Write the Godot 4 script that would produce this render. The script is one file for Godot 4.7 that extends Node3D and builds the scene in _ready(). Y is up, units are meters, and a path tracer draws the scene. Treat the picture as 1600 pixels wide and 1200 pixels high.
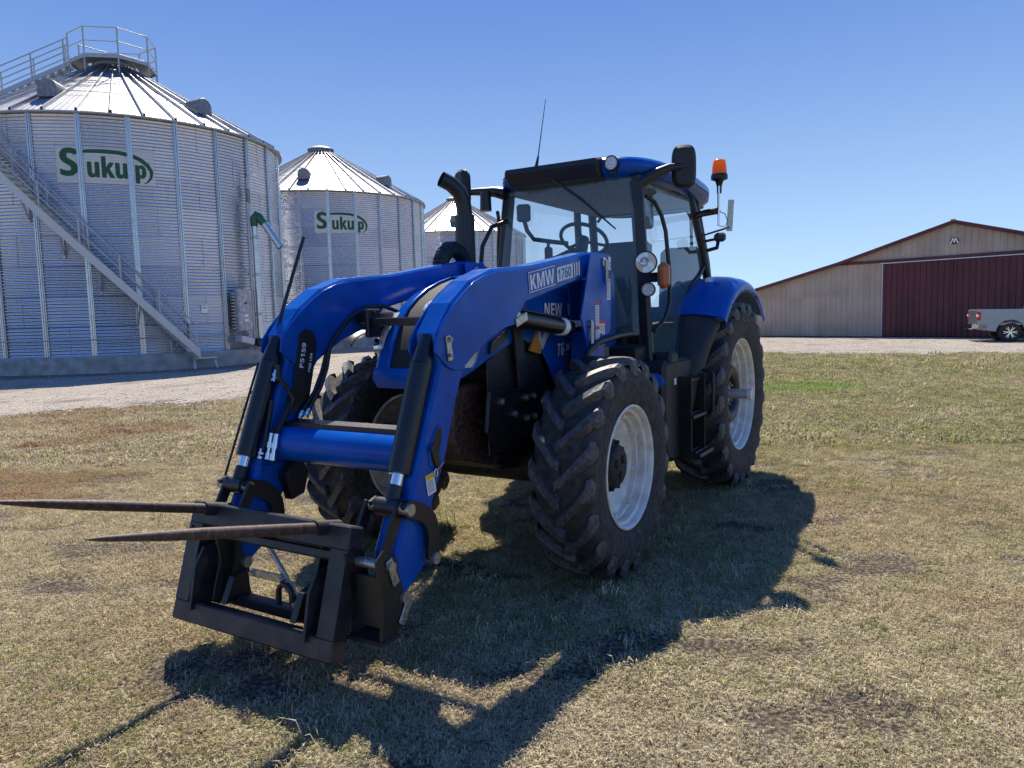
extends Node3D
# A blue tractor with a front loader and bale spear on dry grass, three grain bins and a barn behind.

class MB:
	var v := PackedVector3Array()
	var n := PackedVector3Array()
	var uv := PackedVector2Array()
	var use_uv := false

	func tri(a: Vector3, b: Vector3, c: Vector3, na: Vector3, nb: Vector3, nc: Vector3) -> void:
		if (b - a).cross(c - a).dot(na + nb + nc) > 0.0:
			v.append(a); v.append(c); v.append(b)
			n.append(na); n.append(nc); n.append(nb)
		else:
			v.append(a); v.append(b); v.append(c)
			n.append(na); n.append(nb); n.append(nc)

	func ftri(a: Vector3, b: Vector3, c: Vector3, away: Vector3) -> void:
		var m := (b - a).cross(c - a)
		if m.length_squared() < 1e-16:
			return
		m = m.normalized()
		if m.dot((a + b + c) / 3.0 - away) < 0.0:
			m = -m
		tri(a, b, c, m, m, m)

	func fquad(a: Vector3, b: Vector3, c: Vector3, d: Vector3, away: Vector3) -> void:
		ftri(a, b, c, away); ftri(a, c, d, away)

	# box with chamfered edges
	func box(c: Vector3, s: Vector3, bs := Basis.IDENTITY, ch := 0.006) -> void:
		var h := s * 0.5
		var k: float = min(ch, min(h.x, min(h.y, h.z)) * 0.7)
		var p := {}
		for ix in [-1, 1]:
			for iy in [-1, 1]:
				for iz in [-1, 1]:
					var q := Vector3(ix * h.x, iy * h.y, iz * h.z)
					var g := Vector3(ix * k, iy * k, iz * k)
					p[[ix, iy, iz, 0]] = c + bs * (q - Vector3(0, g.y, g.z))
					p[[ix, iy, iz, 1]] = c + bs * (q - Vector3(g.x, 0, g.z))
					p[[ix, iy, iz, 2]] = c + bs * (q - Vector3(g.x, g.y, 0))
		for i in [-1, 1]:
			fquad(p[[i, -1, -1, 0]], p[[i, 1, -1, 0]], p[[i, 1, 1, 0]], p[[i, -1, 1, 0]], c)
			fquad(p[[-1, i, -1, 1]], p[[1, i, -1, 1]], p[[1, i, 1, 1]], p[[-1, i, 1, 1]], c)
			fquad(p[[-1, -1, i, 2]], p[[1, -1, i, 2]], p[[1, 1, i, 2]], p[[-1, 1, i, 2]], c)
			for j in [-1, 1]:
				fquad(p[[i, j, -1, 0]], p[[i, j, 1, 0]], p[[i, j, 1, 1]], p[[i, j, -1, 1]], c)
				fquad(p[[i, -1, j, 0]], p[[i, 1, j, 0]], p[[i, 1, j, 2]], p[[i, -1, j, 2]], c)
				fquad(p[[-1, i, j, 1]], p[[1, i, j, 1]], p[[1, i, j, 2]], p[[-1, i, j, 2]], c)
				for l in [-1, 1]:
					ftri(p[[i, j, l, 0]], p[[i, j, l, 1]], p[[i, j, l, 2]], c)

	# bar of rectangular section from a to b; w across, h along 'up'
	func bar(a: Vector3, b: Vector3, w: float, h: float, up := Vector3.UP, ch := 0.004) -> void:
		var d := (b - a).normalized()
		if abs(d.dot(up)) > 0.98:
			up = Vector3(1, 0, 0) if abs(d.x) < 0.9 else Vector3(0, 0, 1)
		var x := up.cross(d).normalized()
		var y := d.cross(x).normalized()
		box((a + b) * 0.5, Vector3(w, h, a.distance_to(b)), Basis(x, y, d), ch)

	func ring_frame(d: Vector3) -> Array:
		var u := Vector3.UP if abs(d.y) < 0.9 else Vector3(1, 0, 0)
		var x := u.cross(d).normalized()
		return [x, d.cross(x).normalized()]

	func cyl(a: Vector3, b: Vector3, r0: float, r1 := -1.0, seg := 16, caps := true) -> void:
		if r1 < 0.0:
			r1 = r0
		var d := (b - a).normalized()
		var fr := ring_frame(d)
		var sl: float = (r0 - r1) / max(a.distance_to(b), 1e-5)
		for i in seg:
			var t0 := TAU * i / seg
			var t1 := TAU * (i + 1) / seg
			var e0: Vector3 = fr[0] * cos(t0) + fr[1] * sin(t0)
			var e1: Vector3 = fr[0] * cos(t1) + fr[1] * sin(t1)
			var n0: Vector3 = (e0 + d * sl).normalized()
			var n1: Vector3 = (e1 + d * sl).normalized()
			tri(a + e0 * r0, a + e1 * r0, b + e1 * r1, n0, n1, n1)
			tri(a + e0 * r0, b + e1 * r1, b + e0 * r1, n0, n1, n0)
			if caps:
				if r0 > 0.0: tri(a, a + e0 * r0, a + e1 * r0, -d, -d, -d)
				if r1 > 0.0: tri(b, b + e0 * r1, b + e1 * r1, d, d, d)

	# swept tube; r is a float or an array of radii
	func tube(pts: Array, r, seg := 8, caps := true) -> void:
		var m := pts.size()
		var x := Vector3.ZERO
		var rings := []
		var dirs := []
		for i in m:
			var d: Vector3 = (pts[min(i + 1, m - 1)] - pts[max(i - 1, 0)]).normalized()
			if i == 0:
				x = ring_frame(d)[0]
			else:
				x = (x - d * x.dot(d)).normalized()
			var y := d.cross(x)
			var rr: float = r[i] if r is Array else r
			var ring := []
			for j in seg:
				var t := TAU * j / seg
				var e := x * cos(t) + y * sin(t)
				ring.append([pts[i] + e * rr, e])
			rings.append(ring)
			dirs.append(d)
		for i in m - 1:
			for j in seg:
				var k := (j + 1) % seg
				var a = rings[i][j]; var b = rings[i][k]; var c = rings[i + 1][k]; var e = rings[i + 1][j]
				tri(a[0], b[0], c[0], a[1], b[1], c[1])
				tri(a[0], c[0], e[0], a[1], c[1], e[1])
		if caps:
			for j in seg:
				var k := (j + 1) % seg
				tri(pts[0], rings[0][j][0], rings[0][k][0], -dirs[0], -dirs[0], -dirs[0])
				tri(pts[m - 1], rings[m - 1][j][0], rings[m - 1][k][0], dirs[m - 1], dirs[m - 1], dirs[m - 1])

	# lathe: profile of Vector2(radius, along axis y of xf)
	func lathe(prof: Array, xf: Transform3D, seg := 32, a0 := 0.0, a1 := TAU) -> void:
		var m := prof.size()
		var sn := []
		for i in m - 1:
			var d: Vector2 = prof[i + 1] - prof[i]
			sn.append(Vector2(d.y, -d.x).normalized())
		for i in m - 1:
			var n0: Vector2 = sn[i]
			var n1: Vector2 = sn[i]
			if i > 0 and sn[i - 1].dot(sn[i]) > 0.6: n0 = (sn[i - 1] + sn[i]).normalized()
			if i < m - 2 and sn[i + 1].dot(sn[i]) > 0.6: n1 = (sn[i + 1] + sn[i]).normalized()
			for j in seg:
				var t0 := a0 + (a1 - a0) * j / seg
				var t1 := a0 + (a1 - a0) * (j + 1) / seg
				var e0 := Vector3(cos(t0), 0, sin(t0)); var e1 := Vector3(cos(t1), 0, sin(t1))
				var P: Array = [e0 * prof[i].x + Vector3(0, prof[i].y, 0), e1 * prof[i].x + Vector3(0, prof[i].y, 0), e1 * prof[i + 1].x + Vector3(0, prof[i + 1].y, 0), e0 * prof[i + 1].x + Vector3(0, prof[i + 1].y, 0)]
				var N: Array = [e0 * n0.x + Vector3(0, n0.y, 0), e1 * n0.x + Vector3(0, n0.y, 0), e1 * n1.x + Vector3(0, n1.y, 0), e0 * n1.x + Vector3(0, n1.y, 0)]
				for q in 4:
					P[q] = xf * P[q]; N[q] = xf.basis * N[q]
				if prof[i].x > 1e-6: tri(P[0], P[1], P[2], N[0], N[1], N[2])
				if prof[i + 1].x > 1e-6: tri(P[0], P[2], P[3], N[0], N[2], N[3])

	# polygon in the xy plane of xf, extruded along its z from z0 to z1, with chamfered rims
	func prism(poly, xf: Transform3D, z0: float, z1: float, ch := 0.004, smooth := 0.75) -> void:
		var pp := PackedVector2Array(poly)
		if Geometry2D.is_polygon_clockwise(pp):
			pp.reverse()
		var m := pp.size()
		var en := []
		for i in m:
			var d := pp[(i + 1) % m] - pp[i]
			en.append(Vector2(d.y, -d.x).normalized())
		var ins := PackedVector2Array()
		for i in m:
			var b: Vector2 = en[(i + m - 1) % m] + en[i]
			b = b.normalized() / max(0.45, b.normalized().dot(en[i]))
			ins.append(pp[i] - b * ch)
		var idx := Geometry2D.triangulate_polygon(ins)
		if idx.is_empty():
			ins = pp
			idx = Geometry2D.triangulate_polygon(ins)
		var zc: float = min(ch, (z1 - z0) * 0.4)
		var zz := [z0, z1]
		for side in 2:
			var nz := xf.basis * Vector3(0, 0, 1 if side == 1 else -1)
			for t in range(0, idx.size(), 3):
				tri(xf * Vector3(ins[idx[t]].x, ins[idx[t]].y, zz[side]), xf * Vector3(ins[idx[t + 1]].x, ins[idx[t + 1]].y, zz[side]), xf * Vector3(ins[idx[t + 2]].x, ins[idx[t + 2]].y, zz[side]), nz, nz, nz)
		for i in m:
			var j := (i + 1) % m
			var na: Vector2 = en[i]; var nb: Vector2 = en[i]
			if en[(i + m - 1) % m].dot(en[i]) > smooth: na = (en[(i + m - 1) % m] + en[i]).normalized()
			if en[j].dot(en[i]) > smooth: nb = (en[j] + en[i]).normalized()
			var A := xf.basis * Vector3(na.x, na.y, 0); var B := xf.basis * Vector3(nb.x, nb.y, 0)
			var a0 := xf * Vector3(pp[i].x, pp[i].y, z0 + zc); var a1 := xf * Vector3(pp[i].x, pp[i].y, z1 - zc)
			var b0 := xf * Vector3(pp[j].x, pp[j].y, z0 + zc); var b1 := xf * Vector3(pp[j].x, pp[j].y, z1 - zc)
			tri(a0, b0, b1, A, B, B); tri(a0, b1, a1, A, B, A)
			for side in 2:
				var nz := xf.basis * Vector3(0, 0, 1 if side == 1 else -1)
				var A2 := (A + nz).normalized(); var B2 := (B + nz).normalized()
				var c0 := xf * Vector3(ins[i].x, ins[i].y, zz[side]); var c1 := xf * Vector3(ins[j].x, ins[j].y, zz[side])
				var e0: Vector3 = a1 if side == 1 else a0
				var e1: Vector3 = b1 if side == 1 else b0
				tri(c0, c1, e1, A2, B2, B2); tri(c0, e1, e0, A2, B2, A2)

	# smooth grid; P[i][j] points, 'away' a point or axis point on the inner side
	func grid(P: Array, away: Vector3, with_uv := false, sharp := false) -> void:
		var a := P.size(); var b: int = P[0].size()
		var N := []
		for i in a:
			var row := []
			for j in b:
				var du: Vector3 = P[min(i + 1, a - 1)][j] - P[max(i - 1, 0)][j]
				var dv: Vector3 = P[i][min(j + 1, b - 1)] - P[i][max(j - 1, 0)]
				var m := du.cross(dv).normalized()
				if m.dot(P[i][j] - away) < 0.0: m = -m
				row.append(m)
			N.append(row)
		for i in a - 1:
			for j in b - 1:
				if sharp:
					fquad(P[i][j], P[i + 1][j], P[i + 1][j + 1], P[i][j + 1], away)
				else:
					var st := v.size()
					tri(P[i][j], P[i + 1][j], P[i + 1][j + 1], N[i][j], N[i + 1][j], N[i + 1][j + 1])
					tri(P[i][j], P[i + 1][j + 1], P[i][j + 1], N[i][j], N[i + 1][j + 1], N[i][j + 1])
					if with_uv:
						use_uv = true
						var U := {}
						for q in [[i, j], [i + 1, j], [i + 1, j + 1], [i, j + 1]]:
							U[P[q[0]][q[1]]] = Vector2(float(q[1]) / (b - 1), float(q[0]) / (a - 1))
						for q in range(st, v.size()):
							uv.append(U[v[q]])

	func mesh() -> ArrayMesh:
		var arr := []
		arr.resize(Mesh.ARRAY_MAX)
		arr[Mesh.ARRAY_VERTEX] = v
		arr[Mesh.ARRAY_NORMAL] = n
		if use_uv: arr[Mesh.ARRAY_TEX_UV] = uv
		var am := ArrayMesh.new()
		am.add_surface_from_arrays(Mesh.PRIMITIVE_TRIANGLES, arr)
		return am

const CAM_H := 1.62
const FOCAL := 1150.0
var M := {}
var rng := RandomNumberGenerator.new()

func V(x, y, z) -> Vector3:
	return Vector3(x, y, z)

# plane of a side view: polygon (z, y), extruded along x
func side_xf() -> Transform3D:
	return Transform3D(Basis(Vector3(0, 0, 1), Vector3(0, 1, 0), Vector3(1, 0, 0)), Vector3.ZERO)

func axis_xf(at: Vector3, axis: Vector3) -> Transform3D:
	var y := axis.normalized()
	var x := (Vector3.UP if abs(y.y) < 0.9 else Vector3(1, 0, 0)).cross(y).normalized()
	return Transform3D(Basis(x, y, x.cross(y)), at)

func put(b: MB, called: String, m: Material, parent: Node) -> MeshInstance3D:
	var o := MeshInstance3D.new()
	o.name = called
	o.mesh = b.mesh()
	o.material_override = m
	parent.add_child(o, true)
	return o

func put_mesh(mesh: Mesh, called: String, m: Material, parent: Node, xf: Transform3D) -> MeshInstance3D:
	var o := MeshInstance3D.new()
	o.name = called
	o.mesh = mesh
	o.material_override = m
	o.transform = xf
	parent.add_child(o, true)
	return o

func node(called: String, parent: Node, at := Vector3.ZERO, turn := 0.0) -> Node3D:
	var o := Node3D.new()
	o.name = called
	o.position = at
	o.rotation.y = turn
	parent.add_child(o, true)
	return o

func tag(o: Node, label: String, category: String, group := "") -> Node:
	o.set_meta("label", label)
	o.set_meta("category", category)
	if group != "": o.set_meta("group", group)
	return o

func noise_image(sd: int, freq: float, oct: int, size := 512) -> Image:
	var f := FastNoiseLite.new()
	f.seed = sd
	f.frequency = freq
	f.fractal_octaves = oct
	return f.get_seamless_image(size, size)

func noise_tex(sd: int, freq: float, oct: int, lo: Color, hi: Color, size := 512, k := 1.0) -> ImageTexture:
	var im := noise_image(sd, freq, oct, size)
	im.convert(Image.FORMAT_RGB8)
	for y in size:
		for x in size:
			var t: float = clamp((im.get_pixel(x, y).r - 0.5) * k + 0.5, 0.0, 1.0)
			im.set_pixel(x, y, lo.lerp(hi, t))
	im.generate_mipmaps()
	return ImageTexture.create_from_image(im)

func bump_tex(sd: int, freq: float, oct: int, strength: float, size := 512) -> ImageTexture:
	var im := noise_image(sd, freq, oct, size)
	im.convert(Image.FORMAT_RGB8)
	im.bump_map_to_normal_map(strength)
	im.generate_mipmaps()
	return ImageTexture.create_from_image(im)

func lin(r: float, g: float, b: float) -> Color:
	return Color(r, g, b).linear_to_srgb()

# plain paint or plastic; colours are linear base colours
func mk(r: float, g: float, b: float, rough := 0.5, metal := 0.0) -> StandardMaterial3D:
	var m := StandardMaterial3D.new()
	m.albedo_color = lin(r, g, b)
	m.roughness = rough
	m.metallic = metal
	return m

func triplanar(m: StandardMaterial3D, tex: Texture2D, scale: float, nrm: Texture2D = null, ns := 0.4) -> StandardMaterial3D:
	m.albedo_texture = tex
	m.uv1_triplanar = true
	m.uv1_scale = Vector3.ONE * scale
	if nrm:
		m.normal_enabled = true
		m.normal_texture = nrm
		m.normal_scale = ns
	return m

func make_materials() -> void:
	var soft := noise_tex(3, 0.02, 4, Color(0.78, 0.78, 0.78), Color(1, 1, 1), 256, 1.6)
	var bumps := bump_tex(5, 0.06, 4, 3.0, 256)
	M.blue = mk(0.004, 0.088, 0.41, 0.26)
	M.blue.metallic_specular = 0.32
	triplanar(M.blue, noise_tex(8, 0.012, 5, Color(0.86, 0.87, 0.90), Color(1, 1, 1), 512, 1.8), 0.6)
	M.blue.roughness_texture = noise_tex(9, 0.02, 5, Color(0.62, 0.62, 0.62), Color(1, 1, 1), 512, 2.2)
	M.black = triplanar(mk(0.014, 0.014, 0.016, 0.38), soft, 1.5)
	M.plastic = triplanar(mk(0.020, 0.020, 0.022, 0.55), soft, 1.5, bumps, 0.12)
	M.satin = triplanar(mk(0.012, 0.013, 0.017, 0.3), soft, 0.8)
	M.engine = triplanar(mk(0.022, 0.021, 0.021, 0.65), noise_tex(12, 0.03, 4, Color(0.5, 0.48, 0.46), Color(1, 1, 1), 256, 1.8), 2.0, bumps, 0.3)
	M.rubber = triplanar(mk(1, 1, 1, 0.82), noise_tex(21, 0.02, 5, lin(0.020, 0.019, 0.019), lin(0.062, 0.054, 0.048), 512, 2.0), 1.2, bump_tex(22, 0.08, 3, 2.0, 256), 0.25)
	M.lug = triplanar(mk(1, 1, 1, 0.55), noise_tex(23, 0.03, 5, lin(0.026, 0.027, 0.030), lin(0.095, 0.092, 0.092), 512, 2.0), 1.6, bump_tex(24, 0.08, 3, 2.0, 256), 0.3)
	M.rim = triplanar(mk(0.76, 0.75, 0.70, 0.38), noise_tex(25, 0.02, 4, Color(0.86, 0.84, 0.80), Color(1, 1, 1), 256, 1.8), 1.5)
	M.chrome = mk(0.75, 0.76, 0.78, 0.08, 1.0)
	M.zinc = triplanar(mk(0.55, 0.54, 0.50, 0.35, 0.85), soft, 6.0)
	M.rust = triplanar(mk(1, 1, 1, 0.55), noise_tex(31, 0.03, 5, lin(0.030, 0.018, 0.014), lin(0.105, 0.055, 0.042), 256, 2.0), 3.0, bumps, 0.4)
	M.worn = triplanar(mk(1, 1, 1, 0.45), noise_tex(33, 0.012, 5, lin(0.010, 0.013, 0.018), lin(0.034, 0.030, 0.032), 512, 2.4), 0.9, bumps, 0.2)
	M.worn_rust = triplanar(mk(1, 1, 1, 0.5), noise_tex(34, 0.012, 5, lin(0.016, 0.015, 0.018), lin(0.070, 0.042, 0.036), 512, 2.6), 0.9, bumps, 0.25)
	M.hose = mk(0.012, 0.012, 0.012, 0.5)
	M.glass = mk(0.34, 0.60, 0.60, 0.0)
	M.glass.transparency = BaseMaterial3D.TRANSPARENCY_ALPHA
	M.glass.albedo_color.a = 0.12
	M.lens = mk(0.85, 0.87, 0.88, 0.02)
	M.lens.transparency = BaseMaterial3D.TRANSPARENCY_ALPHA
	M.lens.albedo_color.a = 0.28
	M.amber = mk(0.95, 0.25, 0.008, 0.15)
	M.amber.backlight_enabled = true
	M.amber.backlight = Color(1.0, 0.62, 0.12)
	M.amber_solid = mk(0.42, 0.10, 0.02, 0.25)
	M.seat = triplanar(mk(0.035, 0.042, 0.060, 0.9), soft, 5.0, bumps, 0.5)
	M.liner = triplanar(mk(0.20, 0.21, 0.22, 0.85), soft, 3.0)
	M.white = mk(0.80, 0.80, 0.78, 0.5)
	M.red = mk(0.50, 0.02, 0.02, 0.4)
	M.yellow = mk(0.75, 0.50, 0.02, 0.45)
	M.orange = mk(0.62, 0.24, 0.03, 0.35)
	M.silver_print = mk(0.62, 0.63, 0.65, 0.35)
	M.grey_print = mk(0.10, 0.11, 0.13, 0.4)
	M.cord = mk(0.55, 0.54, 0.50, 0.7)
	# galvanised steel
	var spangle := noise_tex(41, 0.05, 3, Color(0.95, 0.952, 0.956), Color(1, 1, 1), 512, 1.8)
	var grough := noise_tex(42, 0.02, 4, Color(0.62, 0.62, 0.62), Color(1, 1, 1), 256, 1.5)
	M.galv = triplanar(mk(0.62, 0.63, 0.645, 0.38, 0.92), spangle, 0.35)
	M.galv.roughness_texture = grough
	M.galv2 = triplanar(mk(0.55, 0.57, 0.595, 0.34, 0.92), spangle, 0.3)
	M.galv2.roughness_texture = grough
	M.galv3 = triplanar(mk(0.67, 0.67, 0.675, 0.42, 0.9), spangle, 0.32)
	M.galv3.roughness_texture = grough
	M.roof_galv = triplanar(mk(0.40, 0.41, 0.43, 0.46, 0.85), spangle, 0.35)
	M.roof_galv2 = triplanar(mk(0.45, 0.46, 0.475, 0.5, 0.85), spangle, 0.3)
	M.galv_dull = triplanar(mk(0.52, 0.52, 0.51, 0.55, 0.6), spangle, 0.9)
	M.step_grey = triplanar(mk(0.56, 0.56, 0.54, 0.5, 0.4), spangle, 0.9)
	M.vent = triplanar(mk(0.30, 0.29, 0.29, 0.5, 0.35), soft, 1.0)
	M.concrete = triplanar(mk(1, 1, 1, 0.9), noise_tex(51, 0.012, 5, lin(0.24, 0.225, 0.20), lin(0.42, 0.40, 0.37), 512, 1.8), 0.35, bump_tex(52, 0.05, 5, 4.0, 256), 0.5)
	M.green = mk(0.015, 0.11, 0.045, 0.4)
	M.cabinet = triplanar(mk(0.48, 0.49, 0.50, 0.45), soft, 0.8)
	M.tan = triplanar(mk(0.50, 0.405, 0.315, 0.5), noise_tex(61, 0.006, 4, Color(0.90, 0.89, 0.88), Color(1, 1, 1), 256, 1.6), 0.2)
	M.tan2 = triplanar(mk(0.475, 0.385, 0.298, 0.5), noise_tex(62, 0.006, 4, Color(0.90, 0.89, 0.88), Color(1, 1, 1), 256, 1.6), 0.2)
	M.maroon = triplanar(mk(0.115, 0.014, 0.026, 0.42), noise_tex(63, 0.006, 4, Color(0.86, 0.85, 0.86), Color(1, 1, 1), 256, 1.6), 0.2)
	M.maroon2 = triplanar(mk(0.100, 0.013, 0.024, 0.45), noise_tex(64, 0.006, 4, Color(0.86, 0.85, 0.86), Color(1, 1, 1), 256, 1.6), 0.2)
	M.car = mk(0.24, 0.275, 0.32, 0.28, 0.6)
	M.car.clearcoat_enabled = true
	M.car.clearcoat = 0.8
	M.car.clearcoat_roughness = 0.08
	M.dark_glass = mk(0.01, 0.012, 0.014, 0.03)
	M.tail_red = mk(0.45, 0.012, 0.015, 0.15)

func _ready() -> void:
	rng.seed = 77
	build_view()
	make_materials()
	build_ground()
	build_bins()
	build_barn()
	build_tractor()
	build_spear()
	build_pickup()
	build_grass()
	build_stones()

func build_view() -> void:
	var cam := Camera3D.new()
	cam.name = "camera"
	add_child(cam)
	var pitch := deg_to_rad(5.27)
	var roll := deg_to_rad(1.45)
	var fw := Vector3(0, -sin(pitch), -cos(pitch))
	var up := Vector3(1, 0, 0).cross(fw)
	var R := Vector3(1, 0, 0) * cos(roll) - up * sin(roll)
	var U := Vector3(1, 0, 0) * sin(roll) + up * cos(roll)
	cam.transform = Transform3D(Basis(R, U, -fw), Vector3(0, CAM_H, 0))
	cam.fov = rad_to_deg(2.0 * atan(600.0 / FOCAL))
	cam.near = 0.05
	cam.far = 4000.0
	cam.current = true
	var we := WorldEnvironment.new()
	we.name = "world"
	var env := Environment.new()
	env.background_mode = Environment.BG_SKY
	var sky := Sky.new()
	var sm := ProceduralSkyMaterial.new()
	sm.sky_top_color = Color(0.178, 0.348, 0.635)
	sm.sky_horizon_color = Color(0.630, 0.745, 0.840)
	sm.sky_curve = 0.165
	sm.ground_bottom_color = Color(0.42, 0.38, 0.31)
	sm.ground_horizon_color = Color(0.592, 0.646, 0.682)
	sm.ground_curve = 0.05
	sm.sun_angle_max = 0.0
	sky.sky_material = sm
	env.sky = sky
	env.tonemap_mode = Environment.TONE_MAPPER_LINEAR
	env.tonemap_exposure = 1.78
	env.sdfgi_enabled = true
	env.ssao_enabled = true
	env.ssil_enabled = true
	we.environment = env
	add_child(we)
	var sun := DirectionalLight3D.new()
	sun.name = "sun"
	sun.light_energy = 1.55
	sun.light_color = Color(1.0, 0.955, 0.88)
	sun.light_angular_distance = 0.53
	sun.shadow_enabled = true
	add_child(sun)
	# a post one metre tall throws its shadow this far across the ground
	var throw := Vector3(0.044, -1.0, 0.703).normalized()
	sun.look_at_from_position(-throw * 60.0, Vector3.ZERO, Vector3.UP)

# ---------------------------------------------------------------- ground
var n_low := FastNoiseLite.new()
var n_mid := FastNoiseLite.new()
var n_fine := FastNoiseLite.new()
var n_dirt := FastNoiseLite.new()
const EDGE := [[-60.0, 22.0], [-20.0, -5.8], [-9.26, -13.2], [-5.5, -15.8], [0.0, -20.0], [5.0, -25.0], [9.46, -27.4], [13.2, -25.1], [16.4, -23.5], [25.0, -18.5], [60.0, -2.0]]

func ground_h(x: float, z: float) -> float:
	return n_low.get_noise_2d(x, z) * 0.03 + n_mid.get_noise_2d(x, z) * 0.012

func gravel_edge(x: float) -> float:
	for i in EDGE.size() - 1:
		if x <= EDGE[i + 1][0]:
			var t: float = clamp((x - EDGE[i][0]) / (EDGE[i + 1][0] - EDGE[i][0]), 0.0, 1.0)
			return lerp(EDGE[i][1], EDGE[i + 1][1], t) + n_mid.get_noise_2d(x * 0.6, 7.0) * 1.1 + n_fine.get_noise_2d(x * 0.5, 3.0) * 0.45
	return EDGE[EDGE.size() - 1][1]

# soil and turf colours, linear
func turf_mix(x: float, z: float) -> Array:
	# returns [bare soil 0..1, green 0..1, tone -1..1]
	var d := n_dirt.get_noise_2d(x, z * 2.2) + 0.5 * n_mid.get_noise_2d(x * 1.7, z * 3.4)
	var near: float = clamp((-z - 9.0) / 10.0, 0.0, 1.0)
	if x < -1.5 and z < -3.5: near = max(near, 0.75)
	var bare: float = smoothstep(0.26 - 0.12 * near, 0.42 - 0.05 * near, d)
	if x < -2.0: bare = max(bare, 0.8 * smoothstep(-3.2, -0.6, gravel_edge(x) - z) * smoothstep(-0.15, 0.35, n_mid.get_noise_2d(x, z * 2.0 + 40.0) + 0.1))
	var g: float = 0.22 + 0.5 * n_low.get_noise_2d(x * 1.6 + 31.0, z * 1.6) + 0.35 * n_mid.get_noise_2d(x + 11.0, z)
	g += 0.60 * smoothstep(1.0, 5.0, x) * smoothstep(-5.0, -11.0, z)
	g -= 0.12 * smoothstep(-1.0, -5.0, x)
	g += 1.0 * smoothstep(1.8, 0.3, Vector2((x - 5.7) * 0.7, (z + 15.3) * 0.9).length())
	g += 0.8 * smoothstep(0.9, 0.2, Vector2((x - 4.3) * 0.6, z + 4.9).length())
	g = clamp(g, 0.0, 1.0)
	return [bare, g, n_fine.get_noise_2d(x * 2.0, z * 2.0)]

func turf_color(x: float, z: float) -> Color:
	var q := turf_mix(x, z)
	var straw := Color(0.40, 0.352, 0.235).lerp(Color(0.33, 0.225, 0.14), smoothstep(-0.1, 0.45, n_low.get_noise_2d(x * 2.3 + 90.0, z * 4.0)) * (1.0 if x < -1.5 and z < -6.0 else 0.35))
	var c := straw.lerp(Color(0.22, 0.25, 0.085), q[1] * 0.75)
	c = c.lerp(Color(0.12, 0.085, 0.062), q[0] * 0.92)
	var t: float = 1.0 + 0.22 * q[2]
	return Color(c.r * t, c.g * t, c.b * t)

func axis_lines(lo: float, hi: float, a: float, b: float, step: float, grow: float) -> Array:
	var out := []
	var t := a
	while t < b:
		out.append(t)
		t += step
	out.append(b)
	var s := step
	t = b
	while t < hi:
		s *= grow
		t = min(t + s, hi)
		out.append(t)
	s = step
	t = a
	while t > lo:
		s *= grow
		t = max(t - s, lo)
		out.push_front(t)
	return out

func sheet(xs: Array, zs: Array, hf: Callable, cf: Callable) -> ArrayMesh:
	var w := xs.size()
	var h := zs.size()
	var vv := PackedVector3Array(); var nn := PackedVector3Array(); var cc := PackedColorArray(); var uu := PackedVector2Array()
	for j in h:
		for i in w:
			var p: Vector3 = hf.call(i, j)
			vv.append(p)
			cc.append(cf.call(p.x, p.z))
			nn.append(Vector3.UP)
			uu.append(Vector2(p.x, p.z))
	var ii := PackedInt32Array()
	for j in h - 1:
		for i in w - 1:
			var a := j * w + i
			if vv[a + w].z > vv[a].z:
				ii.append_array([a, a + 1, a + w + 1, a, a + w + 1, a + w])
			else:
				ii.append_array([a, a + w + 1, a + 1, a, a + w, a + w + 1])
	var arr := []
	arr.resize(Mesh.ARRAY_MAX)
	arr[Mesh.ARRAY_VERTEX] = vv
	arr[Mesh.ARRAY_NORMAL] = nn
	arr[Mesh.ARRAY_COLOR] = cc
	arr[Mesh.ARRAY_TEX_UV] = uu
	arr[Mesh.ARRAY_INDEX] = ii
	var am := ArrayMesh.new()
	am.add_surface_from_arrays(Mesh.PRIMITIVE_TRIANGLES, arr)
	return am

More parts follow.
